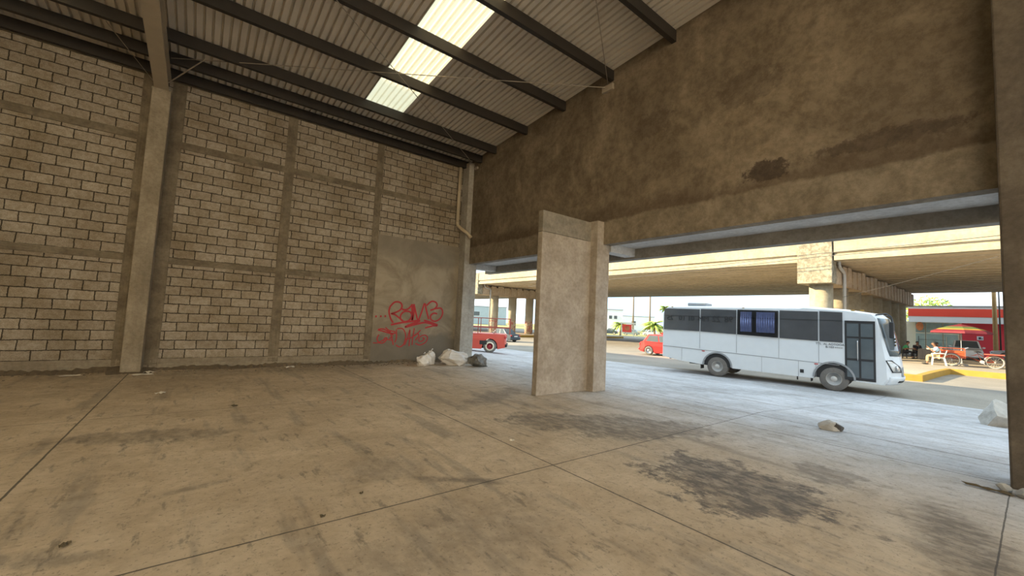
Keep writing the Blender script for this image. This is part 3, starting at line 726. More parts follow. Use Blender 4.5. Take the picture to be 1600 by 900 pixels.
# coach-work lines
b = MB()
for x, z0, z1 in ((1.75,1.16,1.93),(3.26,1.10,1.89),(4.80,1.04,1.84),(6.09,.98,1.81),(4.2,.40,1.02),(5.45,.40,1.0),(6.0,.42,.97),(.95,.55,1.1)):
    b.box((x-.006,-HW-.003,z0), (x+.006,-HW+.001,z1))
b.hexa([(0.05,-HW-.004,1.14),(6.7,-HW-.004,.955),(6.7,-HW+.001,.955),(.05,-HW+.001,1.14),(0.05,-HW-.004,1.165),(6.7,-HW-.004,.98),(6.7,-HW+.001,.98),(.05,-HW+.001,1.165)])
b.obj('panel_seam', M['grey'], bus)
for cx, r0 in ((2.49,.56),(6.53,.58)):
    for s in (-1, 1):
        b = MB(); P = arc(cx,.45,r0-.005,PI*1.0,0,16); Q = arc(cx,.45,r0+.055,0,PI*1.0,16); n = len(P)
        L = [[(p[0], s*(HW-.02), p[1]), (p[0], s*(HW+.03), p[1]), (q[0], s*(HW+.03), q[1]), (q[0], s*(HW-.02), q[1])] for p, q in zip(P, Q[::-1])]
        b.rings(L); b.obj('wheel_arch', M['grey'], bus)
    b = MB(); b.box((cx-.55,-HW+.04,.45), (cx+.55,HW-.04,.98)); b.obj('wheel_well', M['black'], bus)
for s in (-1, 1):
    wheel(bus, 2.49, s*(HW-.17), .43, .28, s, M['rim']); wheel(bus, 6.53, s*(HW-.17), .44, .28, s, M['rim'])
b = MB()
for x in (5.9, 1.86): b.box((x-.07,-HW+.02,.26), (x-.045,-HW+.40,.55))
b.obj('mudflap', M['black'], bus)
b = MB(); b.box((1.2,-.9,.42), (7.4,.9,.62)); b.obj('chassis', M['black'], bus)
b = MB(); b.box((5.38,-HW+.1,.26), (5.42,-HW+.16,.42)); b.box((5.5,-HW-.012,.55), (5.62,-HW+.0,.68)); b.obj('fuel_flap', M['black'], bus)
# door: two leaves
dr = flank([(6.86,.48),(7.70,.48),(7.70,2.62),(6.86,2.62)], 'door', M['frame'], bus, .002, .012)
for x0, x1 in ((6.92,7.25),(7.31,7.64)):
    for z0, z1 in ((.58,1.18),(1.26,1.98),(2.05,2.52)):
        b = MB(); b.box((x0,-HW-.016,z0), (x1,-HW-.012,z1)); b.obj('glass_panel', M['lglass'], dr)
b = MB(); b.tube([(7.22,-HW-.03,1.2),(7.22,-HW-.045,1.25),(7.22,-HW-.045,1.85),(7.22,-HW-.03,1.9)], .012, 6); b.obj('grab_handle', M['chrome'], dr)
# front: windscreen, lamps, bumper, grille, mirrors
def front(z, y, off=0):
    tb = [(.41,7.86),(.62,7.98),(1.1,7.97),(1.47,7.92),(1.9,7.86),(2.72,7.72),(2.9,7.6)]
    for (z0,x0),(z1,x1) in zip(tb, tb[1:]):
        if z0 <= z <= z1: x = x0+(x1-x0)*(z-z0)/(z1-z0); break
    p = busp(x, z, y); return (p[0]+off, p[1], p[2])
def frontgrid(name, m, z0, z1, y0, y1, off=.012, parent=bus, ny=16, nz=6, edge=None, thick=.02):
    b = MB(); G = []
    for i in range(nz+1):
        z = z0+(z1-z0)*i/nz; row = []
        for j in range(ny+1):
            u = j/ny; ya, yb = (y0, y1) if edge is None else edge(i/nz)
            row.append(front(z, ya+(yb-ya)*u, off))
        G.append(row)
    L = [[b.v(p) for p in r] for r in G]; K = [[b.v((p[0]-thick, p[1]*.995, p[2])) for p in r] for r in G]
    for i in range(nz):
        for j in range(ny):
            b.bm.faces.new((L[i][j],L[i][j+1],L[i+1][j+1],L[i+1][j])); b.bm.faces.new((K[i][j],K[i+1][j],K[i+1][j+1],K[i][j+1]))
    per = [(0,j) for j in range(ny)]+[(i,ny) for i in range(nz)]+[(nz,j) for j in range(ny,0,-1)]+[(i,0) for i in range(nz,0,-1)]
    for q in range(len(per)):
        (a,c),(d,e) = per[q], per[(q+1) % len(per)]; b.bm.faces.new((L[a][c],K[a][c],K[d][e],L[d][e]))
    return b.obj(name, m, parent, True)
ws = frontgrid('windscreen', M['lglass'], 1.42, 2.74, -1.14, 1.14, .014, edge=lambda u: (-1.02-.13*u**.6, 1.02+.13*u**.6))
b = MB()
for y in (-.45,.35): b.tube([front(1.46,y,.03), front(1.75,y+.35,.03), front(1.8,y+.6,.03)], .012, 6)
b.obj('wiper', M['black'], ws)
b = MB(); p = front(1.95,-.55,.03)
for k in range(3): b.box((p[0]-.01,-.75,1.78+k*.11), (p[0]+.005,-.42,1.84+k*.11))
b.obj('sticker', M['umbyel'], ws)
for s in (-1, 1):
    hl = frontgrid('headlight', M['lamp'], .88, 1.26, 0, 0, .02, edge=lambda u: (s*(1.02+.17*u), s*(.60+.42*u*u)), ny=8, nz=5)
    b = MB(); p = front(1.0, s*.84, .03); b.lathe([(.001,.03),(.09,.02),(.10,-.03)], p, 16, 'x'); b.obj('lamp_lens', M['chrome'], hl, True)
    b = MB(); pts = [front(.87,s*1.02,.024), front(1.27,s*1.2,.024), front(1.27,s*1.02,.024), front(1.05,s*.68,.024), front(.87,s*.58,.024)]; b.tube(pts, .018, 6, closed=True); b.obj('lamp_bezel', M['black'], hl)
    frontgrid('fog_lamp_panel', M['grey'], .55, .68, 0, 0, .012, edge=lambda u: (s*1.08, s*.6), ny=6, nz=2)
    b = MB(); x = 7.72; b.tube([(x,s*1.02,2.86),(x+.28,s*1.16,2.9),(x+.40,s*1.20,2.8),(x+.42,s*1.2,2.6)], .025, 8); mo = b.obj('mirror_arm', M['frame'], bus)
    b = MB(); b.box((x+.34,s*1.2-.11,2.05), (x+.47,s*1.2+.11,2.62)); b.obj('mirror_head', M['frame'], mo, bevel=.03)
g = frontgrid('grille', M['grey'], .72, 1.02, -.5, .5, .015)
frontgrid('bumper', M['buswhite'], .43, .70, -1.12, 1.12, .05, ny=20, thick=.08)
frontgrid('bumper_strip', M['black'], .50, .57, -.75, .75, .06, ny=14)
b = MB()
for x in (7.35, 7.1): b.ell((x,-HW*.93,3.0), (.07,.02,.025))
for x in (.45, 3.5): b.ell((x,-HW*.955,3.03), (.05,.02,.018))
b.obj('marker_lamp', M['umbyel'], bus, True)
b = MB()
for x, z in ((1.85,1.04),(5.95,.92)): b.box((x,-HW-.012,z), (x+.12,-HW,z+.035))
b.obj('side_reflector', M['redlamp'], bus)
b = MB(); b.box((.9,-.45,3.11), (1.75,.45,3.27)); b.obj('roof_vent', M['grey'], bus, bevel=.04)
b = MB(); b.box((4.2,-.4,3.12), (5.1,.4,3.20)); b.obj('roof_hatch', M['cream'], bus, bevel=.03)
RX = Matrix.Rotation(PI/2, 4, 'X')
text_mesh('TTL  AL AOTOOA\nB-103', .105, 'lettering', M['black'], Matrix.Translation((6.42,-HW-.006,1.66)) @ RX, bus)
text_mesh('====', .10, 'lettering', M['black'], Matrix.Translation((6.68,-HW-.006,1.60)) @ RX, bus)
for wd, x, sz in (('98', 2.95, .36), ('22', 2.45, .36), ('MM', 1.9, .32), ('01', 1.35, .32), ('10', .95, .32), ('25', .38, .32)):
    text_mesh(wd, sz, 'lettering', M['black'], Matrix.Translation((x,-HW-.016,2.50)) @ RX, bus, mirror=True, extrude=.004)
b = MB(); b.box((.3,-1.0,.55),(.36,1.0,.75)); b.obj('rear_bumper', M['grey'], bus)

# ------------------------------------------------------------------ cars
def ringo(o, x, y, r, w, s):
    b = MB(); b.lathe([(r*.48,s*w*.50),(r*.68,s*w*.51),(r*.68,s*w*.45),(r*.48,s*w*.45)], (x,y,r), 24, 'y', False); b.obj('white_ring', M['cream'], o, True)
def car(name, label, cat, m, locv, rz, L, W, H, kind, rimm=None, group=None, wr=.31, ring=False):
    t = thing(name, label, cat, locv, rz, group); hb = H*.60; hw = W/2; rimm = rimm or M['rim']
    xr, xf = -L*.29, L*.31
    P = [(-L/2,.30*H*.6),(xr-wr*1.2,.2)]+arc(xr,wr,wr*1.16,PI,0,8)+[(xr+wr*1.3,.19),(xf-wr*1.3,.19)]+arc(xf,wr,wr*1.16,PI,0,8)+[(xf+wr*1.25,.2),(L/2-.05,.24)]
    if kind == 'pickup': P += [(L/2,.5),(L/2-.04,hb*.86),(L*.22,hb*1.0),(-L/2+.02,hb*1.0)]
    elif kind == 'hatch': P += [(L/2,.5),(L/2-.1,hb*.78),(L*.24,hb*1.02),(-L*.40,hb*1.12),(-L/2+.03,hb*1.0),(-L/2,.55)]
    else: P += [(L/2,.5),(L/2-.08,hb*.84),(L*.22,hb*1.0),(-L*.36,hb*1.02),(-L/2+.04,hb*.98),(-L/2,.5)]
    def pt(x, z, y):
        f = abs(y)/hw; e = sm((abs(x)-L*.36)/(L*.14)); return (x*(1-.035*f**3*e), y*(1-.06*e-.05*sm((z-hb*.7)/(hb*.4))), z)
    b = MB(); b.rings([[pt(x,z,y) for x,z in P] for y in (-hw,-hw*.9,-hw*.5,0,hw*.5,hw*.9,hw)]); b.obj('body', m, t)
    if kind == 'pickup': cb = (-L*.02, L*.21, L*.02, L*.11)
    elif kind == 'hatch': cb = (-L*.44, L*.25, -L*.33, L*.07)
    elif kind == 'van': cb = (-L*.47, L*.30, -L*.44, L*.16)
    else: cb = (-L*.36, L*.23, -L*.20, L*.07)
    zb_ = hb*.98 if kind != 'hatch' else hb*1.0; w0, w1 = hw*.93, hw*.76
    B = [(cb[0],-w0,zb_),(cb[1],-w0,zb_),(cb[1],w0,zb_),(cb[0],w0,zb_)]; T = [(cb[2],-w1,H),(cb[3],-w1,H),(cb[3],w1,H),(cb[2],w1,H)]
    b = MB(); b.hexa(B+T); cab = b.obj('cabin', m, t, bevel=.07)
    def glass(q, u0, u1, v0, v1, nm):
        a, c, d, e = [Vector(x) for x in q]; n = (c-a).cross(e-a).normalized()
        def at(u, v): return (a*(1-u)+c*u)*(1-v)+(e*(1-u)+d*u)*v
        if n.dot((a+c+d+e)/4-Vector((cb[0]/2+cb[1]/2,0,H*.8))) < 0: n = -n
        b = MB(); Q = [at(u0,v0),at(u1,v0),at(u1,v1),at(u0,v1)]
        b.rings([[p-n*.01 for p in Q],[p+n*.008 for p in Q]]); b.obj(nm, M['lglass'], cab)
    sides = [(B[0],B[1],T[1],T[0]),(B[2],B[3],T[3],T[2])]
    for q in sides:
        if kind == 'pickup': glass(q,.12,.85,.1,.86,'side_window')
        else: glass(q,.10,.49,.12,.88,'side_window'); glass(q,.53,.88,.12,.88,'side_window')
    glass((B[1],B[2],T[2],T[1]),.07,.93,.08,.92,'windscreen'); glass((B[3],B[0],T[0],T[3]),.08,.92,.1,.9,'rear_window')
    for s in (-1, 1):
        for x in (xr, xf): wo = wheel(t, x, s*(hw-.1), wr, .2, s, rimm, rr=.48 if ring else .66); ringo(wo, x, s*(hw-.1), wr, .2, s) if ring else None
        b = MB(); b.ell((-L/2+.07,s*hw*.80,hb*.85), (.07,.13,.10)); b.obj('tail_lamp', M['redlamp'], t, True)
        b = MB(); b.ell((L/2-.12,s*hw*.74,hb*.72), (.12,.15,.07)); b.obj('headlight', M['lamp'], t, True)
        b = MB(); b.ell((cb[1]-.35,s*(hw+.06),hb*1.08), (.06,.10,.07)); b.obj('wing_mirror', m, t, True)
    b = MB(); b.box((-L/2-.05,-hw*.88,.32), (-L/2+.06,hw*.88,.46)); b.obj('rear_bumper', M['black'] if kind == 'pickup' else m, t, bevel=.03)
    b = MB(); b.box((-L/2-.008,-.26,.6), (-L/2+.03,.26,.72)); b.obj('number_plate', M['white'], t)
    b = MB(); b.box((xr-.4,-hw*.8,.22), (xf+.4,hw*.8,.42)); b.obj('underbody', M['black'], t)
    return t
# red hatchback half hidden behind the rear of the bus
p = Vector((26.3,17.4)); d_ = Vector((.16,-.987)); L_ = 3.75
hc = p+d_*(L_*.29)+Vector((-d_.y,d_.x))*.75
car('hatchback_car', 'bright red hatchback half hidden behind the rear of the bus', 'car', M['red'], (hc.x,hc.y,gz(26.3,16.5)), math.atan2(d_.y,d_.x), L_, 1.66, 1.5, 'hatch', M['chrome'], wr=.32)
# red pickup with a rail rack beyond the corner column
d_ = Vector((-.78,.626)); p = Vector((12.1,17.4)); L_ = 4.0; hc = p+d_*(L_*.29)-Vector((-d_.y,d_.x))*.72
pk = car('pickup_truck', 'faded red pickup truck with a pipe rack, seen past the corner column', 'truck', M['redtruck'], (hc.x,hc.y,gz(12.1,17.4)), math.atan2(d_.y,d_.x), L_, 1.66, 1.62, 'pickup', M['redrim'], wr=.34, ring=True)
hb = 1.62*.6
for s in (-1, 1):
    b = MB()
    xs_ = (-2.15,-1.35,-.5,.0)
    for x in xs_: b.tube([(x,s*.72,hb-.02),(x,s*.72,1.78)], .022, 6)
    for z in (1.30,1.78): b.tube([(-2.2,s*.72,z),(0.1,s*.72,z)], .022, 6)
    b.tube([(.1,s*.72,1.78),(1.0,s*.72,1.92),(1.25,s*.72,1.85)], .022, 6)
    b.obj('rail', M['rust'], pk)
b = MB()
for x in (-2.15,0.0): b.tube([(x,-.72,1.78),(x,.72,1.78)], .022, 6)
b.obj('rail', M['rust'], pk)
b = MB(); b.box((-1.0,.825,.42),(-.62,.835,.62)); b.obj('side_vent', M['black'], pk)
b = MB(); b.box((-.15,.70,.26),(1.4,.86,.31)); b.obj('side_step', M['chrome'], pk)
# traffic and parked cars far off
car('white_car', 'white car with a rounded roof parked behind the tricycle', 'car', M['white'], (51.5,3.65,gz(49.5,3.6)+.26), math.radians(186), 4.2, 1.75, 1.55, 'sedan')
car('silver_car', 'silver car at the frame edge beyond the utility pole', 'car', M['silver'], (55.5,.4,gz(51,.9)+.26), math.radians(95), 4.3, 1.75, 1.45, 'sedan')
zf = gz(90,70)
car('dark_blue_car', 'dark blue parked car far off beside the brown fin column', 'car', M['darkcar'], (92,73.5,zf), math.radians(120), 4.3, 1.75, 1.6, 'sedan')
car('grey_green_car', 'long grey-green parked car far off left of the red sign', 'car', M['teal'], (97,70.0,zf), math.radians(115), 4.6, 1.8, 1.6, 'sedan')
car('grey_car', 'pale silver parked car far off right of the red sign', 'car', M['silver'], (103,67.6,zf), math.radians(110), 4.6, 1.8, 1.7, 'sedan')
car('red_car', 'distant dark red car parked under the palm', 'car', M['red'], (112,68.5,zf), math.radians(110), 4.3, 1.75, 1.5, 'sedan')
car('black_car', 'black car on the far road just behind the pickup tailgate', 'car', M['darkcar'], (27.5,37.2,gz(27,37)), math.radians(100), 4.2, 1.7, 1.45, 'sedan')

# ------------------------------------------------------------------ people
def skinmesh(name, chains, m, parent, sub=2):
    """chains: list of [(x,y,z,r), ...] sharing points by position"""
    V, E, Rr, idx = [], [], [], {}
    for ch in chains:
        prev = None
        for x, y, z, r in ch:
            k = (round(x,3), round(y,3), round(z,3))
            if k not in idx: idx[k] = len(V); V.append((x,y,z)); Rr.append(r)
            i = idx[k]
            if prev is not None and prev != i: E.append((prev, i))
            prev = i
    me = bpy.data.meshes.new(name); me.from_pydata(V, E, []); o = bpy.data.objects.new(name, me); C.objects.link(o)
    md = o.modifiers.new('skin', 'SKIN'); md.use_smooth_shade = True
    for i, sv in enumerate(me.skin_vertices[0].data): sv.radius = (Rr[i], Rr[i]); sv.use_root = (i == 0)
    s = o.modifiers.new('sub', 'SUBSURF'); s.levels = sub; s.render_levels = sub
    bpy.context.view_layer.update()
    nm = bpy.data.meshes.new_from_object(o.evaluated_get(bpy.context.evaluated_depsgraph_get()))
    bpy.data.objects.remove(o); nm.materials.clear(); nm.materials.append(m)
    for p in nm.polygons: p.use_smooth = True
    o = bpy.data.objects.new(name, nm); C.objects.link(o); o.parent = parent; return o
def seated(label, locv, rz, shirt, trousers, lean=.05, scale=1.0, arms='lap', shoe='black'):
    """figure facing +x, seat height .44, feet on z=0"""
    t = thing('person', label, 'person', locv, rz); t.scale = (scale,)*3
    hip, ch, nk, hd = (0,0,.54), (-.02+lean*.5,0,.82), (.0+lean,0,1.04), (.04+lean*1.2,0,1.20)
    body = [[(*hip,.15),(*ch,.15),(nk[0]-.02,0,.99,.10),(*nk,.052),(hd[0]-.01,0,1.12,.062),(*hd,.092),(hd[0]+.005,0,1.28,.07)]]
    fing = []; sh = []; tr = []
    for s in (-1, 1):
        shd = (nk[0]-.02, s*.18, .98); el = (nk[0]+.06, s*.25, .72)
        wr = {'lap':(nk[0]+.27, s*.16, .66), 'table':(nk[0]+.36, s*.14, .78), 'up':(nk[0]+.28, s*.10, .98)}[arms]
        body.append([(nk[0]-.02,0,.99,.10),(*shd,.062),(*el,.042),(*wr,.028)])
        dv = (Vector(wr)-Vector(el)).normalized(); pm = Vector(wr)+dv*.05
        body.append([(*wr,.028),(*pm,.030)])
        for k in range(4):
            a = pm+Vector((0,s*(k-1.5)*.019,0))+dv*.03; ln = (.062,.07,.066,.052)[k]; bq = a+dv*ln*.6; cq = bq+dv*ln*.35+Vector((0,0,-ln*.3))
            body.append([(*pm,.030),(*a,.010),(*bq,.009),(*cq,.008)])
        th = Vector(wr)+dv*.02+Vector((0,-s*.03,.012)); body.append([(*wr,.028),(*th,.011),(*(th+dv*.035),.009)])
        kn = (.42, s*.13, .50); an = (.44, s*.14, .09); body.append([(*hip,.15),(.06,s*.10,.52,.088),(*kn,.062),(*an,.04),(.46,s*.14,.045,.04),(.60,s*.15,.035,.034)])
        m1 = Vector(shd).lerp(Vector(el), .75); sh.append([(nk[0]-.02,0,.985,.112),(*shd,.075),(*m1,.062)])
        tr.append([(0,0,.53,.165),(.06,s*.10,.525,.10),(*kn,.076),(.435,s*.137,.16,.062)])
        b = MB(); b.ell((.53,s*.147,.045), (.14,.052,.045)); b.obj('shoe', M[shoe], t, True)
    # nose, ears on the head, one surface with the body
    body.append([(*hd,.092),(hd[0]+.085,0,1.195,.020),(hd[0]+.105,0,1.18,.014)])
    for s in (-1, 1): body.append([(*hd,.092),(hd[0],s*.088,1.20,.022)])
    skinmesh('body', body, M['skin'], t)
    skinmesh('shirt', [[(0,0,.56,.155),(ch[0],0,.82,.165),(nk[0]-.02,0,.985,.112)]]+sh, shirt, t)
    skinmesh('trousers', tr, trousers, t)
    b = MB(); b.ell((hd[0]-.022,0,1.245), (.105,.098,.085)); b.obj('hair', M['hair'], t, True)
    b = MB()
    for s in (-1, 1): b.ell((hd[0]+.078,s*.034,1.215), (.012,.014,.009))
    b.obj('eye', M['hair'], t, True)
    b = MB(); b.ell((hd[0]+.080,0,1.145), (.012,.026,.007)); b.obj('mouth', M['redlamp'], t, True)
    return t
def pz(x, y): return gz(x, y)+.26
def plastic_chair(locv, rz, label, sc=1.0):
    t = thing('plastic_chair', label, 'chair', locv, rz); t.scale = (sc,)*3
    b = MB(); b.box((-.22,-.23,.41), (.24,.23,.44)); b.obj('seat', M['chairp'], t, bevel=.02)
    b = MB(); L = []
    for i in range(9):
        a = -1.1+2.2*i/8; y = .25*math.sin(a)/math.sin(1.1); x = -.25+.09*(1-math.cos(a)); L.append([(x,y,.44),(x-.09,y,.86-.10*abs(a)**2),(x-.12,y,.86-.10*abs(a)**2),(x-.03,y,.44)])
    b.rings(L); b.obj('backrest', M['chairp'], t, True)
    for s in (-1, 1):
        for x, dx in ((.22,.05),(-.22,-.09)):
            b = MB(); b.hexa([(x+dx-.03,s*.25-.025,0),(x+dx+.03,s*.25-.025,0),(x+dx+.03,s*.25+.025,0),(x+dx-.03,s*.25+.025,0),(x-.035,s*.22-.03,.43),(x+.035,s*.22-.03,.43),(x+.035,s*.22+.03,.43),(x-.035,s*.22+.03,.43)]); b.obj('leg', M['chairp'], t)
        b = MB(); b.tube([(.22,s*.24,.43),(.24,s*.25,.62),(.2,s*.255,.65),(-.2,s*.255,.67),(-.3,s*.22,.66)], .026, 8); b.obj('armrest', M['chairp'], t, True)
    return t
cx_, cy_ = 36.3, 3.75; hd_ = math.radians(100)
plastic_chair((cx_,cy_,pz(cx_,cy_)), hd_, 'cream plastic chair on the pavement under the man in blue', 1.08)
seated('person in a light blue shirt sitting on the cream chair', (cx_,cy_,pz(cx_,cy_)), hd_, M['blueshirt'], M['khaki'], .10, 1.08, 'up')
def stool(x, y, label):
    t = thing('stool', label, 'stool', (x,y,pz(x,y)))
    b = MB(); b.lathe([(.16,.40),(.17,.42),(.17,.44),(.001,.445)], (0,0,0), 16); b.obj('seat', M['blackcloth'], t)
    for k in range(4):
        a = PI/4+k*PI/2; b = MB(); b.tube([(.12*math.cos(a),.12*math.sin(a),.41),(.17*math.cos(a),.17*math.sin(a),0)], .015, 6); b.obj('leg', M['frame'], t)
stool(42.9,6.2,'low black stool under the person in green'); stool(44.3,4.6,'low black stool under the person in white')
seated('person in a green shirt sitting at the food stall', (42.9,6.2,pz(42.9,6.2)), math.radians(-92), M['greenshirt'], M['blackcloth'], .14, 1.0, 'table')
seated('person in a white shirt sitting behind the food stall', (44.3,4.6,pz(44.3,4.6)), math.radians(170), M['whitecloth'], M['blackcloth'], .08, 1.0, 'table')
stool(44.4,5.75,'low black stool behind the stall under the person in black')
seated('person in black clothes sitting behind the stall next to the green shirt', (44.4,5.75,pz(44.4,5.75)), math.radians(-150), M['blackcloth'], M['blackcloth'], .12, 1.0, 'lap')
# food stall with a dark cloth
t = thing('market_stall', 'dark draped food stall table beside the seated people', 'stall', (42.9,4.7,pz(42.9,4.7)), math.radians(-84))
b = MB(); b.box((-.75,-.32,.74), (.75,.32,.78)); b.obj('tabletop', M['frame'], t)
b = MB(); L = []
for i in range(61):
    u = i/60; per = [(-.76,-.33),(.76,-.33),(.76,.33),(-.76,.33),(-.76,-.33)]; k = min(int(u*4), 3); f = u*4-k
    x = per[k][0]+(per[k+1][0]-per[k][0])*f; y = per[k][1]+(per[k+1][1]-per[k][1])*f; w = 1+.03*math.sin(i*1.3); L.append([(x,y,.79),(x*w,y*w,.4),(x*w*1.02,y*w*1.04,.06)])
b.rings(L, False, False); b.obj('drape', M['blackcloth'], t)
for s in (-1, 1):
    b = MB(); b.tube([(s*.72,.28,.78),(s*.72,.28,1.75)], .02, 6); b.obj('post', M['frame'], t)
b = MB(); b.tube([(-.72,.28,1.5),(.72,.28,1.5)], .015, 6); b.obj('rail', M['frame'], t)
for i, (x, y, m, l) in enumerate(((.3,0,'umbyel','yellow tray on the food stall'), (-.15,.05,'chairp','white tray on the food stall'))):
    wx_ = Matrix.Translation((42.9,4.7,pz(42.9,4.7)+.79)) @ Matrix.Rotation(math.radians(-84), 4, 'Z') @ Vector((x,y,0))
    b = MB(); b.hexa([(-.15,-.1,0),(.15,-.1,0),(.15,.1,0),(-.15,.1,0),(-.18,-.13,.09),(.18,-.13,.09),(.18,.13,.09),(-.18,.13,.09)]); o = b.obj('tray', M[m]); o.location = wx_; o.rotation_euler = (0,0,math.radians(-84)); tag(o, l, 'tray')
# ------------------------------------------------------------------ tricycle
def spoked(parent, x, y, r, name='wheel', m='galv'):
    b = MB(); b.tube([(x+r*math.cos(2*PI*k/28), y, r+r*math.sin(2*PI*k/28)) for k in range(28)], .026, 8, closed=True); o = b.obj(name, M['tyre'], parent, True)
    b = MB(); b.tube([(x+(r-.035)*math.cos(2*PI*k/28), y, r+(r-.035)*math.sin(2*PI*k/28)) for k in range(28)], .016, 6, closed=True); b.obj('rim', M['cream'], o, True)
    b = MB()
    for k in range(14): a = 2*PI*k/14; b.tube([(x,y+.02*(-1)**k,r),(x+(r-.03)*math.cos(a),y,r+(r-.03)*math.sin(a))], .004, 4)
    b.tube([(x,y-.06,r),(x,y+.06,r)], .03, 8); b.obj('spokes', M['rim'], o)
    return o
ta = Vector((38.0-36.4, 1.75-3.15)).normalized()
tri = thing('cargo_tricycle', 'orange pedal tricycle with a cargo box parked beside the parasol', 'tricycle', (37.35,2.5,pz(37,2.5)), math.radians(-83)); tri.scale = (1.1,)*3
spoked(tri, .88, 0, .34, 'rear_wheel')
for y in (-.45,.45): spoked(tri, -.72, y, .34, 'front_wheel')
b = MB(); b.tube([(.88,0,.34),(.42,0,.32),(.25,0,.78),(.88,0,.34)], .02, 8); b.tube([(.42,0,.32),(-.1,0,.55),(.25,0,.70)], .022, 8); b.tube([(-.1,0,.55),(-.72,0,.34)], .025, 8); b.tube([(-.72,-.5,.34),(-.72,.5,.34)], .025, 8); b.obj('frame', M['orange'], tri, True)
b = MB(); b.ell((.27,0,.86), (.14,.09,.04)); b.tube([(.25,0,.78),(.26,0,.85)], .015, 6); b.obj('saddle', M['black'], tri, True)
b = MB()
for x in (-1.2,-.2):
    for y in (-.38,.38): b.tube([(x,y,.42),(x,y,.98)], .018, 6)
for z in (.46,.72,.97): b.tube([(-1.2,-.38,z),(-.2,-.38,z),(-.2,.38,z),(-1.2,.38,z)], .018, 6, closed=True)
b.obj('cargo_rail', M['orange'], tri)
b = MB(); b.box((-1.18,-.36,.44), (-.22,.36,.86)); b.obj('cargo_box', M['orange'], tri, bevel=.01)
b = MB(); b.tube([(-.2,-.35,.97),(-.08,-.33,1.05),(-.08,.33,1.05),(-.2,.35,.97)], .018, 6); b.obj('handlebar', M['chrome'], tri)
b = MB(); b.tube([(.42,-.1,.32),(.42,.1,.32)], .09, 14); b.tube([(.42,-.1,.32),(.5,-.14,.2),(.5,-.22,.2)], .014, 6); b.obj('crank', M['rim'], tri)
b = MB(); b.tube([(.88+.38*math.cos(a*.2), 0, .34+.38*math.sin(a*.2)) for a in range(3, 15)], .03, 6); b.obj('mudguard', M['redlamp'], tri)
# red bench-like plank behind the tricycle saddle is part of the trike
b = MB(); b.box((.5,-.3,.72), (1.25,.3,.78)); b.obj('carrier', M['rust'], tri)
# parasol
ux, uy = 38.6, 2.95; uz = pz(ux, uy)
t = thing('parasol', 'wide parasol striped dark red, yellow and green over the tricycle', 'parasol', (ux,uy,uz))
b = MB(); b.tube([(0,0,0),(0,0,2.58)], .017, 8); b.obj('pole', M['galv'], t)
def cone(r0, z0, r1, z1, name, m, sag=.03):
    b = MB(); n = 8; L0, L1 = [], []
    for k in range(n*4):
        a = 2*PI*k/(n*4)+.2; f = 1-sag*math.sin((k % 4)/4*PI)*3; L0.append((r0*f*math.cos(a), r0*f*math.sin(a), z0)); L1.append((r1*f*math.cos(a), r1*f*math.sin(a), z1))
    b.rings([L0, L1], False); o = b.obj(name, m, t)
    s = o.modifiers.new('thick', 'SOLIDIFY'); s.thickness = .008
cone(1.37,2.02,1.34,2.13,'valance',M['umbred']); cone(1.34,2.13,1.10,2.25,'canopy_band',M['umbred']); cone(1.10,2.25,.95,2.32,'canopy_band',M['umbyel']); cone(.95,2.32,.62,2.45,'canopy_band',M['umbgrn']); cone(.62,2.45,.03,2.62,'canopy_band',M['umbred'])
b = MB()
for k in range(8): a = 2*PI*k/8+.2; b.tube([(0,0,2.6),(1.33*math.cos(a),1.33*math.sin(a),2.11)], .008, 4)
b.obj('rib', M['galv'], t)
b = MB(); b.lathe([(.28,0),(.28,.08),(.05,.12),(.04,.3)], (0,0,0), 16); b.obj('base', M['rock'], t)

# ------------------------------------------------------------------ store with the red fascia
sx = 72.0; zg = gz(72,3)
t = thing('store_building', 'low shop with a red and white fascia beyond the overpass', 'building', (sx,3,zg))
def lb(a, c): return (a[0]-sx, a[1]-3, a[2]-zg), (c[0]-sx, c[1]-3, c[2]-zg)
def sb(name, m, *bx_):
    b = MB()
    for a, c in bx_: b.box(*lb(a, c))
    return b.obj(name, m, t)
sb('wall', M['wallred'], ((sx,-14,zg),(sx+12,5.4,3.5)))
sb('wall', M['cream'], ((sx+.3,5.4,zg),(sx+12,10.5,3.5)))
sb('fascia', M['white'], ((sx-.6,-14,3.42),(sx+.2,9.9,5.35))); sb('fascia_band', M['storered'], ((sx-.64,-14,4.14),(sx-.58,9.9,5.08)))
sb('roof_edge', M['grey'], ((sx-.7,-14,5.35),(sx+12,10.5,5.45)))
for i, (y0, y1) in enumerate(((8.55,9.35),(7.05,8.4),(5.75,6.9))):
    f = sb('window', M['cream'], ((sx+.15,y0-.1,zg+.35),(sx+.32,y1+.1,3.42)))
    b = MB(); b.box(*lb((sx+.12,y0,zg+.5),(sx+.16,y1,2.0))); b.box(*lb((sx+.12,y0,2.15),(sx+.16,y1,3.35))); b.obj('pane', M['storeglass'], f)
b = MB(); b.box(*lb((sx-.06,3.75,1.5),(sx-.01,4.25,1.95))); sg = b.obj('sign', M['white'], t)
b = MB(); b.box(*lb((sx-.09,3.92,1.6),(sx-.06,4.12,1.85))); b.box(*lb((sx-.09,3.82,1.6),(sx-.06,3.87,1.75))); b.obj('emblem', M['darkcar'], sg)
b = MB(); b.ell((sx-.1-sx,8.95-3,2.9-zg), (.05,.35,.55)); b.obj('poster', M['poster'], t)
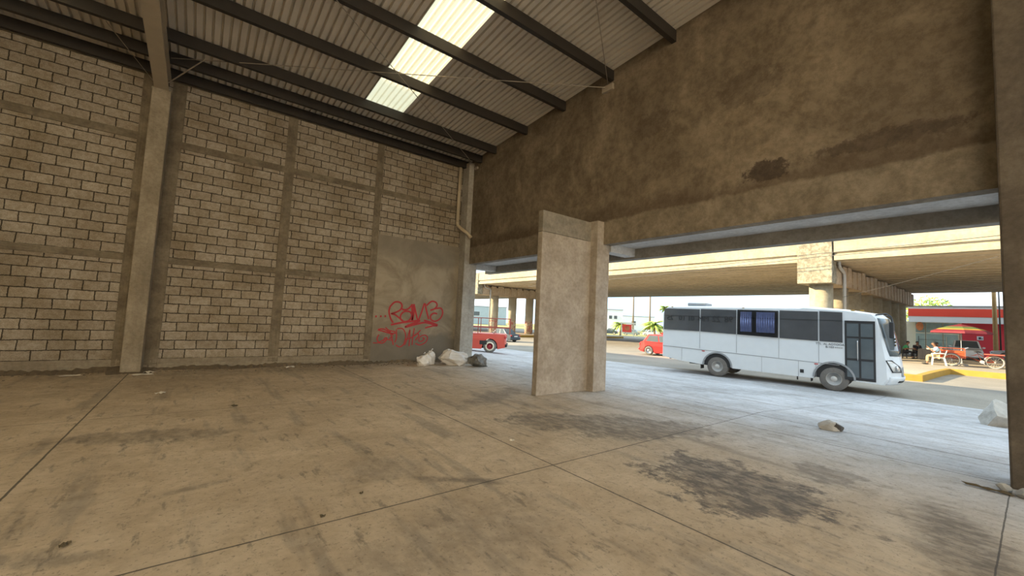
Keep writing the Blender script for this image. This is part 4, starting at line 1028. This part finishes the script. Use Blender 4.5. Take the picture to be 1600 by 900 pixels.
# pole, wires
def pole(x, y, h, m, label, z=None, r=.17, arm=True, name='utility_pole'):
    z = gz(x,y)+.2 if z is None else z
    t = thing(name, label, 'pole', (x,y,z))
    b = MB(); b.lathe([(r,0),(r*.75,h)], (0,0,0), 14); b.obj('shaft', M[m], t, True)
    if arm:
        b = MB(); b.box((-.06,-.9,h-1.0), (.06,.9,h-.86)); b.obj('crossarm', M[m], t)
        for y_ in (-.75,-.3,.3,.75):
            b = MB(); b.lathe([(.04,0),(.07,.06),(.05,.1),(.07,.14),(.03,.2)], (0,y_,h-.86), 10); b.obj('insulator', M['rim'], t)
    return t
pole(67.4,2.67,9.5,'wood','tan utility pole in front of the red shop', r=.2)
pole(67.8,2.35,8.6,'wire','thin dark post standing just behind the tan utility pole', r=.07, arm=False, name='lamp_post')
pole(118,84.5,16,'bark','tall far utility pole above the palms, left one', -1.9, .3); pole(121,80.0,16,'bark','tall far utility pole above the palms, right one', -1.9, .3)
def wire(pts, label, r=.02):
    b = MB(); P = []
    for a, c in zip(pts, pts[1:]):
        a, c = Vector(a), Vector(c)
        for k in range(12):
            u = k/12; q = a.lerp(c, u); q.z -= .06*(c-a).length*.35*u*(1-u)*.8; P.append(q)
    P.append(Vector(pts[-1])); b.tube(P, r, 5); tag(b.obj('overhead_wire', M['wire']), label, 'wire', 'overhead wires by the overpass')
wire([(30,-8,7.0),(33.5,9.0,6.98),(33.5,40,6.2)], 'upper overhead wire along the overpass parapet'); wire([(30,-8,6.75),(33.5,9.0,6.76),(33.5,40,5.7)], 'lower overhead wire along the overpass parapet')
wire([(118.2,83.4,13.5),(120.8,81.2,13.5),(121.4,79,13.5),(140,40,13.2)], 'far overhead wire between the distant poles', .05)
wire([(30,1.0,5.6),(37.0,8.55,4.2)], 'pale wire slanting down to the nearer pier beneath the deck', .012)

# ------------------------------------------------------------------ background planting and houses
def palm(x, y, z, h, cr, label, seed):
    rd = random.Random(seed); t = thing('palm_tree', label, 'tree', (x,y,z), 0, 'palms beyond the road')
    b = MB(); b.tube([(0,0,0),(.1,.05,h*.5),(.15,.1,h)], [.28,.2,.17], 8); b.obj('trunk', M['bark'], t, True)
    b = MB()
    for k in range(34):
        a = 2*PI*k/34+rd.uniform(-.15,.15); el = rd.uniform(-.1,1.1); R_ = cr*rd.uniform(.8,1.1); prev = None
        for i in range(9):
            u = i/8; r = R_*u*math.cos(el*(1-u*.4)); zz = h+R_*(math.sin(el)*u-.75*u*u); c = Vector((.15+r*math.cos(a), .1+r*math.sin(a), zz)); w = cr*.11*math.sin(PI*min(u*1.05+.05,1)); sd = Vector((-math.sin(a), math.cos(a), 0))
            cur = (c+sd*w+Vector((0,0,-w*.6)), c, c-sd*w+Vector((0,0,-w*.6)))
            if prev: b.face([prev[0],cur[0],cur[1],prev[1]]); b.face([prev[1],cur[1],cur[2],prev[2]])
            prev = cur
    b.obj('crown', M['palm'], t); return t
palm(85.5,65.0,-1.9,2.9,3.1,'yellow-green palm left of the red sign across the road',3); palm(97,62.6,-1.9,3.4,4.4,'full green palm right of the red sign across the road',4); palm(104,64.0,-1.9,8.2,2.6,'taller slim palm above the bus rear corner',5)
def tree(x, y, z, h, r, label, seed, n=700):
    rd = random.Random(seed); t = thing('tree', label, 'tree', (x,y,z))
    b = MB(); b.tube([(0,0,0),(.1,0,h*.4),(.3,.1,h*.75)], [.3,.22,.1], 8)
    for k in range(6): a = k*1.05; b.tube([(.1,0,h*.45),(.5*r*math.cos(a),.5*r*math.sin(a),h*.8)], [.12,.04], 6)
    b.obj('trunk', M['bark'], t, True); b = MB()
    for i in range(n):
        d = Vector((rd.gauss(0,1), rd.gauss(0,1), rd.gauss(0,.7))); d = d.normalized()*r*rd.random()**.4; c = Vector((0,0,h*.82))+Vector((d.x,d.y,d.z*.75)); s = r*.10
        u = Vector((rd.gauss(0,1),rd.gauss(0,1),rd.gauss(0,1))).normalized(); v = u.orthogonal().normalized()
        b.face([c-u*s,c+v*s*.5,c+u*s,c-v*s*.5])
    b.obj('crown', M['leaf'], t); return t
tree(88,10.2,-.6,7.4,3.2,'bright green tree rising behind the shop roof',11); tree(100,98,-2,4,2.2,'small dark tree far off beside the white house',12,300)
tree(120,118,-2,4.6,2.5,'low tree seen between the far pier columns',13,300)
def house(name, label, x, y, w, d, h, rz, m, wins=(), roof=None, z=-1.9):
    t = thing(name, label, 'building', (x,y,z), rz)
    b = MB(); b.box((0,-w/2,0), (d,w/2,h)); b.obj('wall', m, t)
    b = MB(); b.box((-.15,-w/2-.15,h), (d+.15,w/2+.15,h+.25)); b.obj('roof', M[roof or 'grey'], t)
    for (yy, zz, ww, hh) in wins:
        b = MB(); b.box((-.08,yy-ww/2,zz), (.02,yy+ww/2,zz+hh)); f = b.obj('window', M['white'], t)
        b = MB(); b.box((-.10,yy-ww/2+.1,zz+.1), (-.07,yy+ww/2-.1,zz+hh-.1)); b.obj('pane', M['lglass'], f)
    return t
house('white_house', 'white two-storey house far off beside the brown fin column', 118, 97, 13, 10, 8.0, math.radians(38), M['bwhite'], [(-4,4.6,1.3,1.4),(-2.2,4.6,1.3,1.4),(1,4.6,1.3,1.4),(3.5,1.5,1.5,1.5)])
house('warehouse', 'blue-grey warehouse seen between the far pier columns', 95, 148, 26, 12, 7.6, math.radians(57), M['bgrey'], [(-8,3.5,3,2),(0,3.5,3,2),(8,3.5,3,2)])
house('cream_house', 'cream gabled house peeping over the bus roof', 150, 52, 14, 10, 8.3, math.radians(20), M['cream'], [(-3,4,2,2),(3,4,2,2)])
house('white_block', 'white flat-roofed block over the rear half of the bus', 160, 62, 18, 10, 7.8, math.radians(20), M['bwhite'], [(-5,4.5,2,2),(0,4.5,2,2),(5,4.5,2,2)])
house('low_house', 'low pale house beyond the parked cars', 150, 118, 36, 12, 6.5, math.radians(45), M['bwhite'], [(-9,2.5,2,2),(-3,2.5,2,2),(3,2.5,2,2),(9,2.5,2,2)])
t = thing('roof_gable', 'dark tiled gable roof showing over the bus roof', 'roof', (150,45.5,-1.9))
b = MB(); b.prism([(-4,9.0),(4,6.4),(4,9.0-2.9)], 'x', 0, 8); b.prism([(-4.2,9.1),(4.3,6.55),(4.3,6.35),(-4.2,8.9)], 'x', -.3, 8.3); b.obj('tile_slope', M['rockdark'], t)
b = MB(); b.box((.2,-3.8,0), (7.8,3.9,6.6)); b.obj('wall', M['bwhite'], t)
# red roadside sign
t = thing('roadside_sign', 'red roadside sign board in a pale frame among the parked cars', 'sign', (78,57.3,-1.75), math.radians(36))
for s in (-1, 1):
    b = MB(); b.box((-.08,s*1.35-.1,0), (.08,s*1.35+.1,3.1)); b.obj('post', M['cream'], t)
b = MB(); b.box((-.12,-1.7,3.1), (.12,1.7,3.4)); b.obj('header', M['cream'], t)
b = MB(); b.box((-.06,-.9,1.2), (.06,1.2,3.0)); bd = b.obj('board', M['storered'], t)
b = MB(); b.lathe([(.55,0),(.4,.02),(.001,.03)], (-.06,.1,2.1), 18, 'x'); b.obj('disc', M['poster'], bd)

# ------------------------------------------------------------------ camera
cam = bpy.data.cameras.new('camera'); co = bpy.data.objects.new('camera', cam); C.objects.link(co); S.camera = co
cam.sensor_fit = 'HORIZONTAL'; cam.sensor_width = 36; cam.lens = 630.67*36/1600; cam.clip_end = 2000; cam.clip_start = .05
a, p, r = math.radians(52.457), math.radians(4.164), math.radians(2.686)
fw = Vector((math.cos(a)*math.cos(p), math.sin(a)*math.cos(p), math.sin(p))); rt = Vector((math.sin(a), -math.cos(a), 0)); up = rt.cross(fw)
rt2 = rt*math.cos(r)+up*math.sin(r); up2 = -rt*math.sin(r)+up*math.cos(r)
mw = Matrix((( rt2.x, up2.x, -fw.x, 0), (rt2.y, up2.y, -fw.y, 0), (rt2.z, up2.z, -fw.z, 1.6), (0,0,0,1)))
co.matrix_world = mw

# ------------------------------------------------------------------ light
sun = bpy.data.lights.new('sun', 'SUN'); so = bpy.data.objects.new('sun', sun); C.objects.link(so)
sun.energy = 11.5; sun.color = (1.0, .80, .49); sun.angle = math.radians(.6)
so.rotation_euler = Vector((.66, -.75, -.36)).to_track_quat('-Z', 'Y').to_euler()
w = bpy.data.worlds.new('sky'); S.world = w; w.use_nodes = True; n = w.node_tree.nodes; l = w.node_tree.links
bg = n['Background']; tc = n.new('ShaderNodeTexCoord'); mp = n.new('ShaderNodeMapping'); mp.inputs['Scale'].default_value = (2.2,2.2,6)
nz = n.new('ShaderNodeTexNoise'); nz.inputs['Scale'].default_value = 1.6; nz.inputs['Detail'].default_value = 7
cr = n.new('ShaderNodeValToRGB'); cr.color_ramp.elements[0].position = .38; cr.color_ramp.elements[0].color = (.50,.75,.95,1); cr.color_ramp.elements[1].position = .58; cr.color_ramp.elements[1].color = (.84,.92,1,1)
l.new(tc.outputs['Generated'], mp.inputs[0]); l.new(mp.outputs[0], nz.inputs['Vector']); l.new(nz.outputs['Fac'], cr.inputs[0]); l.new(cr.outputs[0], bg.inputs['Color'])
bg.inputs['Strength'].default_value = 1.7
vs = S.view_settings; vs.view_transform = 'Standard'; vs.look = 'None'; vs.gamma = 1; vs.use_curve_mapping = False; vs.exposure = .40
S.cycles.max_bounces = 10; S.cycles.diffuse_bounces = 6; S.cycles.transparent_max_bounces = 12
